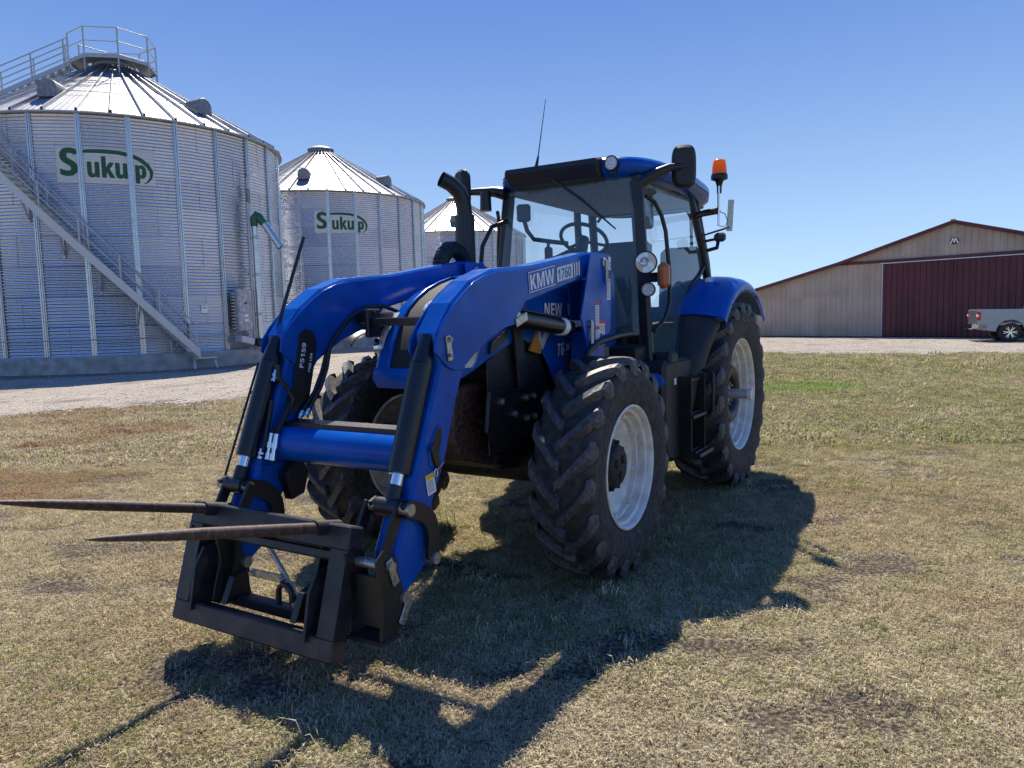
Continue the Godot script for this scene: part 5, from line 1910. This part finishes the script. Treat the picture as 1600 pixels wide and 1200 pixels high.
func side_equipment(t: Node3D) -> void:
	# fuel tank and steps on the left, plain tank on the right
	for s in [1, -1]:
		var tk := node("fuel_tank", t)
		var b := MB.new()
		sx([V2(0.98, 0.50), V2(1.42, 0.46), V2(1.60, 0.50), V2(1.66, 0.62), V2(1.66, 1.22), V2(1.60, 1.26), V2(0.98, 1.26)], b, s * 0.34, s * 0.86, 0.03)
		put(b, "tank_body", M.plastic, tk)
		b = MB.new()
		b.box(V(s * 0.80, 1.27, 1.46), V(0.14, 0.10, 0.18), Basis.IDENTITY, 0.02)
		put(b, "tank_neck", M.plastic, tk)
		if s == 1:
			b = MB.new()
			b.cyl(V(0.80, 1.10, 1.66), V(0.82, 1.13, 1.76), 0.055, 0.05, 18)
			put(b, "filler_cap", M.blue, tk)
			b = MB.new()
			b.box(V(0.863, 1.09, 1.44), V(0.006, 0.05, 0.04), Basis.IDENTITY, 0.001)
			put(b, "sticker", M.white, tk)
			b = MB.new()
			b.box(V(0.697, 1.215, 1.10), V(0.012, 0.07, 0.09), Basis(V(0, 0, 1), 0.1), 0.001)
			put(b, "cab_sticker", M.silver_print, tk)
		var stp := node("cab_steps", t)
		for k in 3:
			b = MB.new()
			var y: float = [0.50, 0.80, 1.08][k]
			b.box(V(s * (0.90 - 0.05 * k), y, 1.16), V(0.26, 0.03, 0.36), Basis.IDENTITY, 0.006)
			for j in 4: b.bar(V(s * (0.80 + 0.06 * j - 0.05 * k), y + 0.02, 1.0), V(s * (0.80 + 0.06 * j - 0.05 * k), y + 0.02, 1.32), 0.012, 0.012)
			put(b, "tread", M.black, stp)
		for z in [0.985, 1.335]:
			b = MB.new()
			sx([V2(z - 0.006, 0.47), V2(z + 0.006, 0.47), V2(z + 0.006, 1.12), V2(z - 0.006, 1.12)], b, s * 0.70, s * 0.96, 0.001)
			put(b, "side_plate", M.black, stp)
		b = MB.new()
		b.tube([V(s * 0.86, 1.14, 0.93), V(s * 0.98, 1.14, 0.93), V(s * 1.01, 1.11, 0.93), V(s * 1.01, 0.80, 0.93), V(s * 0.98, 0.77, 0.93), V(s * 0.90, 0.76, 0.95)], 0.013, 8)
		put(b, "hand_rail", M.black, stp)
		# bent tube round the loader mast foot
		b = MB.new()
		b.tube([V(s * 0.64, 1.02, 2.60), V(s * 0.645, 1.28, 2.60), V(s * 0.65, 1.38, 2.54), V(s * 0.655, 1.43, 2.40), V(s * 0.66, 1.46, 2.10), V(s * 0.66, 1.47, 1.80)], 0.022, 8)
		put(b, "guard_tube", M.black, t)
	# exhaust stack
	var ex := node("exhaust_stack", t)
	var b := MB.new()
	b.tube([V(-0.645, 1.75, 2.02), V(-0.645, 2.44, 2.02), V(-0.650, 2.53, 2.03), V(-0.665, 2.60, 2.06), V(-0.70, 2.655, 2.115), V(-0.745, 2.69, 2.18)], [0.062, 0.062, 0.062, 0.061, 0.060, 0.060], 20, false)
	put(b, "pipe", M.black, ex)
	b = MB.new()
	b.cyl(V(-0.645, 1.85, 2.02), V(-0.645, 2.42, 2.02), 0.078, 0.078, 28)
	put(b, "heat_shield", M.perf, ex)
	b = MB.new()
	b.cyl(V(-0.70, 2.50, 1.62), V(-0.70, 2.66, 1.62), 0.05, 0.045, 16)
	b.tube([V(-0.56, 2.42, 1.50), V(-0.62, 2.36, 1.66), V(-0.64, 2.2, 1.78), V(-0.64, 2.0, 1.82)], 0.018, 8)
	put(b, "intake_pipe", M.black, ex)
	b = MB.new()
	b.tube([V(-0.53, 1.9, 2.52), V(-0.53, 2.06, 2.50), V(-0.535, 2.13, 2.42), V(-0.54, 2.14, 2.32), V(-0.55, 2.10, 2.22), V(-0.56, 1.95, 2.18)], 0.05, 14)
	for k in 22:
		var a := PI * k / 21.0
		var c := V(-0.535, 1.97 + 0.155 * sin(a), 2.35 + 0.165 * cos(a))
		b.cyl(c - V(0, 0.008 * cos(a), -0.008 * sin(a)) , c + V(0, 0.008 * cos(a), -0.008 * sin(a)), 0.06, 0.06, 14)
	put(b, "corrugated_hose", M.hose, ex)

func build_loader(t: Node3D) -> void:
	var L := node("front_loader", t)
	var arm := [V2(2.18, 2.045), V2(2.40, 2.03), V2(3.16, 1.908), V2(3.30, 1.898), V2(3.58, 1.872), V2(3.79, 1.806), V2(3.965, 1.692), V2(4.085, 1.55), V2(4.09, 1.46), V2(4.075, 1.40), V2(4.28, 0.93), V2(4.335, 0.80), V2(4.44, 0.58), V2(4.455, 0.44), V2(4.42, 0.355), V2(4.225, 0.475), V2(4.205, 0.64), V2(4.165, 0.66), V2(4.165, 0.75), V2(4.06, 0.92), V2(3.955, 1.19), V2(3.89, 1.33), V2(3.80, 1.43), V2(3.67, 1.505), V2(3.50, 1.555), V2(3.34, 1.585), V2(3.24, 1.69), V2(2.40, 1.868), V2(2.16, 1.905)]
	var knee := [V2(3.30, 1.878), V2(3.56, 1.855), V2(3.68, 1.832), V2(3.78, 1.795), V2(3.88, 1.738), V2(3.975, 1.668), V2(4.06, 1.59), V2(4.115, 1.52), V2(4.125, 1.46), V2(4.03, 1.385), V2(3.97, 1.362), V2(3.91, 1.362), V2(3.83, 1.41), V2(3.66, 1.50), V2(3.48, 1.560), V2(3.33, 1.580)]
	var mast := [V2(2.44, 2.02), V2(2.12, 2.03), V2(2.10, 2.0), V2(2.13, 1.52), V2(2.24, 1.40), V2(2.29, 1.12), V2(2.45, 1.10), V2(2.50, 1.40), V2(2.60, 1.60), V2(2.50, 1.86)]
	for s in [1, -1]:
		var b := MB.new()
		sx(arm, b, s * 0.45, s * 0.59, 0.014, 0.985)
		put(b, "loader_arm", M.blue, L)
		for x in [[0.59, 0.602], [0.438, 0.45]]:
			b = MB.new()
			sx(knee, b, s * x[0], s * x[1], 0.003)
			put(b, "knee_plate", M.blue, L)
		# raised strip along the top of the knee
		b = MB.new()
		for x in [[0.62, 0.632], [0.408, 0.42]]:
			sx(mast if x[0] > 0.5 else [V2(2.38, 2.02), V2(2.12, 2.03), V2(2.13, 1.14), V2(2.26, 1.14), V2(2.30, 1.5)], b, s * x[0], s * x[1], 0.003)
		sx([V2(2.17, 1.50), V2(2.32, 1.50), V2(2.36, 1.14), V2(2.31, 1.14)], b, s * 0.42, s * 0.62, 0.004)
		sx([V2(2.12, 1.50), V2(2.20, 1.50), V2(2.17, 1.86), V2(2.12, 1.86)], b, s * 0.42, s * 0.62, 0.004)
		put(b, "mast", M.blue, L)
		b = MB.new()
		b.cyl(V(s * 0.40, 1.965, 2.24), V(s * 0.645, 1.965, 2.24), 0.032, 0.032, 16)
		b.cyl(V(s * 0.47, 1.555, 2.47), V(s * 0.645, 1.555, 2.47), 0.028, 0.028, 16)
		put(b, "pivot_pin", M.zinc, L)
		for q in [[2.24, 1.965, -0.09], [2.47, 1.555, 0.02]]:
			b = MB.new()
			b.box(V(s * 0.650, q[1] - 0.055, q[0] + q[2] * 0.2), V(0.008, 0.15, 0.036), Basis.IDENTITY, 0.006)
			put(b, "pin_retainer", M.zinc, L)
		# mounting frame bolted to the tractor
		b = MB.new()
		var zf: float = 0.0 if s > 0 else -0.50
		sx([V2(1.80, 0.86), V2(3.30 + zf, 0.86), V2(3.40 + zf, 0.96), V2(3.36 + zf, 1.19), V2(2.66, 1.17), V2(2.40, 1.02), V2(2.34, 1.38), V2(2.10, 1.40), V2(2.06, 1.16), V2(1.80, 1.10)], b, s * 0.385, s * 0.41, 0.004)
		sx([V2(2.08, 1.05), V2(2.28, 1.05), V2(2.26, 1.40), V2(2.08, 1.40)], b, s * 0.41, s * 0.60, 0.01)
		put(b, "mounting_frame", M.black, L)
		for q in [[3.25, 1.12], [3.10, 1.03], [2.96, 1.115], [2.86, 1.115], [2.955, 0.985], [2.855, 0.985]]:
			if s < 0 and q[0] > 2.87: continue
			b = MB.new()
			hex(b, V(s * 0.41, q[1], q[0]), V(s, 0, 0), 0.024, 0.02)
			put(b, "bolt", M.zinc, L)
		# lift cylinder along the upper arm
		b = MB.new()
		b.cyl(V(s * 0.53, 1.605, 3.28), V(s * 0.53, 1.535, 2.58), 0.052, 0.052, 24)
		put(b, "lift_cylinder", M.satin, L)
		b = MB.new()
		b.cyl(V(s * 0.53, 1.614, 3.37), V(s * 0.53, 1.605, 3.281), 0.056, 0.056, 24)
		b.bar(V(s * 0.53, 1.662, 3.28), V(s * 0.53, 1.60, 2.66), 0.05, 0.012)
		put(b, "cylinder_cap", M.black, L)
		b = MB.new()
		b.cyl(V(s * 0.605, 1.614, 3.345), V(s * 0.45, 1.614, 3.345), 0.026, 0.026, 16)
		b.box(V(s * 0.607, 1.60, 3.32), V(0.008, 0.05, 0.13), Basis(V(1, 0, 0), 0.3), 0.003)
		put(b, "pivot_pin", M.zinc, L)
		b = MB.new()
		b.cyl(V(s * 0.53, 1.535, 2.579), V(s * 0.53, 1.528, 2.50), 0.033, 0.033, 20)
		put(b, "cylinder_rod", M.chrome, L)
		b = MB.new()
		b.cyl(V(s * 0.53, 1.548, 2.72), V(s * 0.53, 1.543, 2.66), 0.057, 0.057, 24)
		put(b, "cylinder_collar", M.white, L)
		# tilt cylinder down the front of the lower arm
		b = MB.new()
		b.cyl(V(s * 0.52, 1.53, 4.065), V(s * 0.52, 1.40, 4.128), 0.040, 0.052, 22)
		b.cyl(V(s * 0.52, 1.40, 4.128), V(s * 0.52, 0.915, 4.325), 0.054, 0.054, 24)
		put(b, "tilt_cylinder", M.satin, L)
		b = MB.new()
		b.cyl(V(s * 0.52, 0.914, 4.3255), V(s * 0.52, 0.865, 4.346), 0.030, 0.030, 20)
		put(b, "cylinder_rod", M.chrome, L)
		b = MB.new()
		b.cyl(V(s * 0.52, 0.864, 4.3465), V(s * 0.52, 0.775, 4.39), 0.036, 0.036, 16)
		b.cyl(V(s * 0.455, 0.775, 4.395), V(s * 0.585, 0.775, 4.395), 0.042, 0.042, 18)
		put(b, "rod_eye", M.black, L)
		b = MB.new()
		b.box(V(s * 0.608, 1.475, 4.02), V(0.008, 0.125, 0.040), Basis(V(1, 0, 0), 0.15), 0.006)
		hex(b, V(s * 0.610, 1.515, 4.02), V(s, 0, 0), 0.014, 0.012)
		hex(b, V(s * 0.610, 1.440, 4.025), V(s, 0, 0), 0.012, 0.012)
		put(b, "pin_retainer", M.zinc, L)
		b = MB.new()
		b.cyl(V(s * 0.412, 0.775, 4.395), V(s * 0.645, 0.775, 4.395), 0.028, 0.028, 18)
		put(b, "pivot_pin", M.zinc, L)
		b = MB.new()
		b.cyl(V(s * 0.41, 0.505, 4.222), V(s * 0.645, 0.505, 4.222), 0.028, 0.028, 18)
		put(b, "pivot_pin", M.zinc, L)
		# banana links on both sides of the arm
		for x in [[0.604, 0.628], [0.418, 0.440]]:
			b = MB.new()
			var o := []
			var inn := []
			for k in 9:
				var v: float = k / 8.0
				var cz: float = lerp(4.395, 4.222, v) - 0.075 * sin(PI * v)
				var cy: float = lerp(0.775, 0.505, v) + 0.045 * sin(PI * v)
				var dz: float = (4.222 - 4.395) - 0.075 * PI * cos(PI * v)
				var dy: float = (0.505 - 0.775) + 0.045 * PI * cos(PI * v)
				var d := Vector2(dz, dy).normalized()
				o.append(V2(cz - d.y * 0.042, cy + d.x * 0.042))
				inn.push_front(V2(cz + d.y * 0.042, cy - d.x * 0.042))
			sx([V2(4.43, 0.80)] + inn.slice(0, 0) + o + [V2(4.205, 0.465)] + inn, b, s * x[0], s * x[1], 0.003)
			put(b, "tilt_link", M.black, L)
		# quick coupler side plates and bars up to the tilt pin
		for x in [[0.604, 0.622], [0.424, 0.440]]:
			b = MB.new()
			sx([V2(4.61, 0.60), V2(4.56, 0.635), V2(4.485, 0.585), V2(4.465, 0.49), V2(4.415, 0.36), V2(4.425, 0.275), V2(4.53, 0.235), V2(4.60, 0.245), V2(4.585, 0.37)], b, s * x[0], s * x[1], 0.004)
			put(b, "coupler_plate", M.black, L)
			b = MB.new()
			b.bar(V(s * (x[0] - 0.026), 0.79, 4.395), V(s * (x[0] - 0.026), 0.56, 4.53), 0.02, 0.06, V(0, 0, 1))
			put(b, "coupler_link", M.black, L)
		b = MB.new()
		b.cyl(V(s * 0.40, 0.395, 4.445), V(s * 0.64, 0.395, 4.445), 0.028, 0.028, 16)
		b.cyl(V(s * 0.40, 0.555, 4.53), V(s * 0.64, 0.555, 4.53), 0.024, 0.024, 16)
		put(b, "pivot_pin", M.zinc, L)
		for q in [[4.52, 0.53, 0.35], [4.44, 0.335, -0.6]]:
			b = MB.new()
			b.box(V(s * 0.628, q[1], q[0]), V(0.010, 0.13, 0.042), Basis(V(1, 0, 0), q[2]), 0.008)
			hex(b, V(s * 0.630, q[1] - 0.035, q[0] - 0.035 * sin(q[2])), V(s, 0, 0), 0.012, 0.010)
			put(b, "pin_retainer", M.zinc, L)
		b = MB.new()
		b.box(V(s * 0.53, 0.40, 4.56), V(0.15, 0.22, 0.02), Basis(V(1, 0, 0), -0.06), 0.003)
		b.box(V(s * 0.53, 0.235, 4.55), V(0.20, 0.02, 0.12), Basis.IDENTITY, 0.003)
		put(b, "coupler_face", M.black, L)
		# oval opening with a black strap on the lower arm
		b = MB.new()
		var ov := []
		var ov2 := []
		for k in 24:
			var a := TAU * k / 24
			var q := Vector2(0.040 * cos(a), 0.085 * sin(a) + 0.02 * sign(sin(a))).rotated(0.42)
			ov.append(V2(4.135 + q.x, 1.02 + q.y))
			ov2.append(V2(4.135 + q.x * 0.78, 1.02 + q.y * 0.88))
		sx(ov, b, s * 0.588, s * 0.597, 0.003)
		put(b, "opening_rim", M.blue, L)
		b = MB.new()
		sx(ov2, b, s * 0.590, s * 0.599, 0.001)
		put(b, "opening", M.hose, L)
		b = MB.new()
		b.box(V(s * 0.604, 0.965, 4.15), V(0.012, 0.14, 0.04), Basis(V(1, 0, 0), 0.42), 0.004)
		put(b, "park_stand_strap", M.black, L)
		b = MB.new()
		var loop := []
		for k in 9:
			var a := TAU * k / 8
			loop.append(V(s * 0.612, 0.895 + 0.020 * cos(a), 4.165 + 0.012 * sin(a)))
		b.tube(loop, 0.003, 5, false)
		b.bar(V(s * 0.612, 0.905, 4.155), V(s * 0.612, 0.935, 4.10), 0.004, 0.004)
		put(b, "clip_pin", M.chrome, L)
	# cross tube and its hose shield
	var b := MB.new()
	b.cyl(V(-0.449, 0.965, 4.14), V(0.449, 0.965, 4.14), 0.095, 0.095, 32)
	put(b, "cross_tube", M.blue, L)
	b = MB.new()
	b.box(V(0.0, 1.075, 4.09), V(0.88, 0.008, 0.10), Basis(V(1, 0, 0), 0.15), 0.002)
	b.box(V(0.0, 1.058, 4.145), V(0.88, 0.05, 0.008), Basis.IDENTITY, 0.002)
	put(b, "hose_shield", M.black, L)
	b = MB.new()
	sx([V2(4.10, 0.90), V2(4.03, 0.80), V2(4.07, 0.68), V2(4.16, 0.66), V2(4.20, 0.80)], b, -0.435, -0.36, 0.01)
	put(b, "gusset", M.black, L)
	b = MB.new()
	sx([V2(4.30, 0.86), V2(4.12, 0.86), V2(4.05, 0.78), V2(4.18, 0.68), V2(4.34, 0.76)], b, -0.450, -0.436, 0.003)
	put(b, "arm_doubler", M.blue, L)
	# black number strip on the inner side of the right arm
	b = MB.new()
	sx([V2(3.88, 1.56), V2(3.94, 1.58), V2(3.99, 1.55), V2(4.08, 1.13), V2(3.98, 1.10), V2(3.93, 1.22), V2(3.86, 1.48)], b, -0.437, -0.4335, 0.001)
	put(b, "number_strip", M.black, L)
	var tx := Transform3D(Basis(V(0, 0.97, -0.24), V(0, 0.24, 0.97), V(1, 0, 0)), V(-0.4325, 1.36, 3.975))
	lettering("P5159", 0.14, 0.03, tx, M.white, L)
	lettering("1760", 0.055, 0.018, Transform3D(tx.basis, V(-0.4325, 1.33, 3.925)), M.white, L)
	lettering("LDR", 0.045, 0.018, Transform3D(tx.basis, V(-0.4325, 1.395, 3.909)), M.white, L)
	# hydraulic hoses and fittings
	for q in [[V(-0.42, 1.36, 3.83), V(-0.42, 1.493, 3.76), V(-0.415, 1.62, 3.63), V(-0.415, 1.695, 3.47), V(-0.415, 1.705, 3.30), V(-0.42, 1.66, 3.12)], [V(-0.40, 1.458, 3.80), V(-0.40, 1.349, 3.83), V(-0.395, 1.243, 3.89), V(-0.39, 1.13, 3.99)], [V(-0.42, 1.44, 3.80), V(-0.42, 1.33, 3.845), V(-0.42, 1.22, 3.91), V(-0.42, 1.12, 4.01)], [V(-0.425, 1.39, 4.157), V(-0.42, 1.32, 4.165), V(-0.41, 1.266, 4.12), V(-0.405, 1.20, 4.085), V(-0.405, 1.13, 4.12), V(-0.425, 1.03, 4.225)], [V(-0.60, 1.24, 4.20), V(-0.56, 1.22, 4.10), V(-0.45, 1.23, 4.06), V(-0.39, 1.15, 4.14), V(-0.375, 1.03, 4.235)], [V(-0.455, 1.20, 4.19), V(-0.45, 1.10, 4.22), V(-0.45, 0.97, 4.26), V(-0.46, 0.90, 4.29)]]:
		b = MB.new()
		b.tube(q, 0.013, 8)
		put(b, "hydraulic_hose", M.hose, L)
	for q in [[V(-0.425, 1.03, 4.225), V(-0.425, 0.895, 4.265)], [V(-0.375, 1.03, 4.235), V(-0.375, 0.895, 4.275)], [V(-0.39, 1.13, 3.99), V(-0.38, 1.09, 4.03)], [V(-0.42, 1.12, 4.01), V(-0.41, 1.08, 4.05)], [V(-0.46, 1.36, 4.14), V(-0.46, 1.30, 4.165)], [V(-0.46, 0.95, 4.27), V(-0.46, 0.90, 4.29)], [V(0.46, 1.33, 4.135), V(0.46, 1.25, 4.165)], [V(0.46, 0.98, 4.27), V(0.46, 0.90, 4.30)]]:
		b = MB.new()
		var d: Vector3 = q[1] - q[0]
		b.cyl(q[0], q[0] + d * 0.35, 0.016, 0.016, 10)
		b.cyl(q[0] + d * 0.35, q[0] + d * 0.55, 0.021, 0.021, 6)
		b.cyl(q[0] + d * 0.55, q[0] + d * 0.75, 0.014, 0.014, 10)
		b.cyl(q[0] + d * 0.75, q[1], 0.019, 0.019, 6)
		put(b, "hose_fitting", M.chrome, L)
	b = MB.new()
	b.tube([V(-0.53, 2.10, 3.83), V(-0.55, 1.54, 4.06)], 0.010, 8)
	b.tube([V(-0.60, 1.4, 4.14), V(-0.60, 0.82, 4.40)], 0.007, 6)
	put(b, "level_rod", M.black, L)
	# model marks on the left arm
	var kx := Transform3D(Basis(V(0, 0.168, -0.986), V(0, 0.986, 0.168), V(1, 0, 0)), V(0.5935, 1.748, 3.20))
	var rect := func(x0: float, y0: float, x1: float, y1: float, sl: float, m: Material, called: String, lift: float) -> void:
		var q := MB.new()
		q.prism([V2(x0 + sl * y0, y0), V2(x1 + sl * y0, y0), V2(x1 + sl * y1, y1), V2(x0 + sl * y1, y1)], kx.translated_local(V(0, 0, lift)), 0.0, 0.0015, 0.0003)
		put(q, called, m, L)
	rect.call(0.0, 0.0, 0.335, 0.118, 0.05, M.silver_print, "decal_border", 0.0)
	rect.call(0.006, 0.006, 0.329, 0.112, 0.05, M.blue, "decal_field", 0.002)
	lettering("KMW", 0.30, 0.088, kx.translated_local(V(0.014, 0.014, 0.0045)), M.white, L, "lettering", 0.05)
	rect.call(0.350, 0.012, 0.575, 0.100, 0.15, M.silver_print, "decal_field", 0.0)
	lettering("1760", 0.185, 0.066, kx.translated_local(V(0.366, 0.022, 0.0025)), M.blue, L, "lettering", 0.15)
	for k in 3:
		rect.call(0.592 + 0.034 * k, 0.012, 0.610 + 0.034 * k, 0.100, 0.15, M.silver_print, "decal_bar", 0.0)
	# safety stickers
	for q in [[0.5945, 4.185, 0.845, 0.065, 0.10, "yellow", 0.18], [0.6335, 2.355, 1.62, 0.058, 0.17, "red", 0.0], [0.6335, 2.355, 1.47, 0.058, 0.14, "red", 0.0], [0.6335, 2.30, 1.535, 0.056, 0.09, "red", 0.0], [0.6335, 2.255, 1.53, 0.04, 0.10, "red", 0.0], [0.6335, 2.16, 1.80, 0.058, 0.17, "red", 0.0], [0.6335, 2.14, 1.965, 0.04, 0.09, "white", 0.0]]:
		var st := MB.new()
		var bx := Transform3D(Basis(V(1, 0, 0), q[6]) * Basis(V(0, 0, -1), V(0, 1, 0), V(1, 0, 0)), V(q[0], q[2], q[1]))
		st.prism([V2(-q[3] / 2, -q[4] / 2), V2(q[3] / 2, -q[4] / 2), V2(q[3] / 2, q[4] / 2), V2(-q[3] / 2, q[4] / 2)], bx, -0.0012, 0.0008, 0.0003)
		put(st, "sticker", M.white, L)
		st = MB.new()
		st.prism([V2(-q[3] / 2, q[4] / 2 - 0.026), V2(q[3] / 2, q[4] / 2 - 0.026), V2(q[3] / 2, q[4] / 2), V2(-q[3] / 2, q[4] / 2)], bx, 0.001, 0.0018, 0.0003)
		put(st, "sticker_band", M[q[5]], L)
		st = MB.new()
		var yy: float = q[4] / 2 - 0.036
		while yy > -q[4] / 2 + 0.006:
			st.prism([V2(-q[3] * 0.40, yy - 0.002), V2(q[3] * rng.randf_range(0.15, 0.42), yy - 0.002), V2(q[3] * 0.36, yy + 0.002), V2(-q[3] * 0.40, yy + 0.002)], bx, 0.001, 0.0016, 0.0002)
			yy -= 0.010
		put(st, "sticker_print", M.grey_print, L)

func build_tractor() -> void:
	M.mesh_black = triplanar(mk(0.045, 0.043, 0.042, 0.75), noise_tex(91, 0.25, 1, Color(0.25, 0.25, 0.25), Color(1, 1, 1), 256, 4.0), 8.0, bump_tex(92, 0.3, 1, 4.0, 256), 0.35)
	M.satin_grey = mk(0.035, 0.034, 0.034, 0.3)
	var pim := Image.create(64, 64, false, Image.FORMAT_RGB8)
	for y in 64:
		for x in 64:
			var a := Vector2(fposmod(x, 32.0) - 16.0, fposmod(y + (16.0 if x >= 32 else 0.0), 32.0) - 16.0).length()
			pim.set_pixel(x, y, lin(0.002, 0.002, 0.002) if a < 10.0 else lin(0.03, 0.03, 0.033))
	M.perf = mk(1, 1, 1, 0.5)
	triplanar(M.perf, ImageTexture.create_from_image(pim), 24.0)
	var t := node("tractor", self, T_AT, deg_to_rad(T_TURN))
	tag(t, "blue farm tractor with front loader, white rims and glazed cab on dry grass", "tractor")
	wheels(t)
	chassis(t)
	loft_hood(t)
	build_cab(t)
	fenders(t)
	side_equipment(t)
	build_loader(t)

# ---------------------------------------------------------------- bale spear on the loader
func build_spear() -> void:
	var g := node("bale_spear", self, T_AT + Basis(Vector3.UP, deg_to_rad(T_TURN)) * V(-0.10, -0.043, -0.063), deg_to_rad(T_TURN))
	tag(g, "black steel bale spear frame with two long pointed spikes on the loader", "bale spear")
	# frame plane: bottom edge forward, top leaning back
	var o := V(0, 0.205, 4.80)
	var up := V(0, 0.555, -0.17).normalized()
	var fwd := V(0, 0.17, 0.555).normalized()
	var xf := Transform3D(Basis(V(1, 0, 0), up, fwd), o)
	var W := 0.54
	var Hh := 0.585
	var b := MB.new()
	for q in [["bottom_beam", V(0, 0.05, -0.05), V(W * 2, 0.10, 0.10)], ["top_beam", V(0, Hh - 0.055, -0.05), V(W * 2, 0.11, 0.10)]]:
		b = MB.new()
		b.box(xf * q[1], q[2], xf.basis, 0.008)
		put(b, q[0], M.worn_rust if q[0] == "bottom_beam" else M.worn, g)
	for s in [-1, 1]:
		b = MB.new()
		b.box(xf * V(s * (W - 0.0505), 0.2875, -0.05), V(0.10, 0.385, 0.097), xf.basis, 0.003)
		put(b, "side_post", M.worn, g)
		# gusset plates running back to the coupler
		b = MB.new()
		var gp := []
		for k in 9:
			var a := PI * 0.5 * k / 8.0
			gp.append(V2(4.74 - 0.20 * sin(a), 0.26 + 0.22 * (1.0 - cos(a)) + 0.02))
		b.prism([V2(4.80, 0.27), V2(4.755, 0.48), V2(4.70, 0.56), V2(4.62, 0.56), V2(4.62, 0.27)], side_xf(), s * 0.39 - 0.008, s * 0.39 + 0.008, 0.002)
		put(b, "gusset", M.worn, g)
		b = MB.new()
		b.box(xf * V(s * 0.385, 0.30, -0.14), V(0.11, 0.36, 0.012), xf.basis, 0.002)
		b.box(xf * V(s * 0.33, 0.30, -0.10), V(0.012, 0.36, 0.09), xf.basis, 0.002)
		put(b, "hook_plate", M.worn, g)
		b = MB.new()
		b.prism([V2(4.72, 0.30), V2(4.66, 0.42), V2(4.58, 0.44), V2(4.56, 0.30)], side_xf(), s * 0.24 - 0.02, s * 0.24 + 0.02, 0.003)
		put(b, "latch_bracket", M.black, g)
	b = MB.new()
	b.bar(V(-0.44, 0.605, 4.60), V(0.44, 0.605, 4.60), 0.05, 0.05, V(0, 0.95, -0.3), 0.01)
	put(b, "rear_bar", M.worn, g)
	b = MB.new()
	b.bar(V(-0.44, 0.295, 4.62), V(0.44, 0.295, 4.62), 0.06, 0.06, Vector3.UP, 0.008)
	put(b, "lower_bar", M.black, g)
	# latch linkage
	var la := node("latch_handle", g)
	b = MB.new()
	b.cyl(V(-0.20, 0.70, 4.55), V(0.05, 0.43, 4.57), 0.012, 0.012, 10)
	put(b, "rod", M.zinc, la)
	b = MB.new()
	b.bar(V(0.03, 0.46, 4.585), V(0.16, 0.33, 4.60), 0.012, 0.05, V(0.7, 0.7, 0), 0.003)
	b.bar(V(-0.16, 0.435, 4.60), V(0.05, 0.435, 4.60), 0.012, 0.04, Vector3.UP, 0.003)
	b.bar(V(0.14, 0.335, 4.615), V(0.27, 0.345, 4.615), 0.012, 0.035, Vector3.UP, 0.003)
	for p in [V(-0.15, 0.435, 4.60), V(0.05, 0.435, 4.60), V(0.10, 0.395, 4.60), V(0.15, 0.335, 4.61)]:
		b.cyl(p - V(0, 0, 0.012), p + V(0, 0, 0.022), 0.013, 0.013, 8)
	put(b, "link", M.zinc, la)
	b = MB.new()
	var hoop := []
	for k in 9:
		var a := PI * k / 8.0
		hoop.append(V(0.09 - 0.045 * cos(a), 0.37 + 0.05 * sin(a), 4.62))
	hoop.push_front(V(0.045, 0.30, 4.62)); hoop.append(V(0.135, 0.30, 4.62))
	b.tube(hoop, 0.014, 8)
	put(b, "hoop", M.black, la)
	# spikes
	for q in [[-0.37, 5.62, 1.003], [0.385, 5.68, 0.976]]:
		b = MB.new()
		var base := V(q[0], 0.742, 4.645)
		var tip := V(q[0], q[2], q[1])
		var d := (tip - base).normalized()
		b.cyl(base - d * 0.10, base + d * 0.055, 0.034, 0.034, 20)
		put(b, "collar", M.worn, g)
		b = MB.new()
		var pts := [base, base + d * 0.18, base + d * 0.24, base + d * 0.62, base + d * 0.82, tip - d * 0.045, tip]
		b.tube(pts, [0.0245, 0.0245, 0.0245, 0.0235, 0.018, 0.009, 0.002], 14)
		put(b, "spike", M.rust, g)
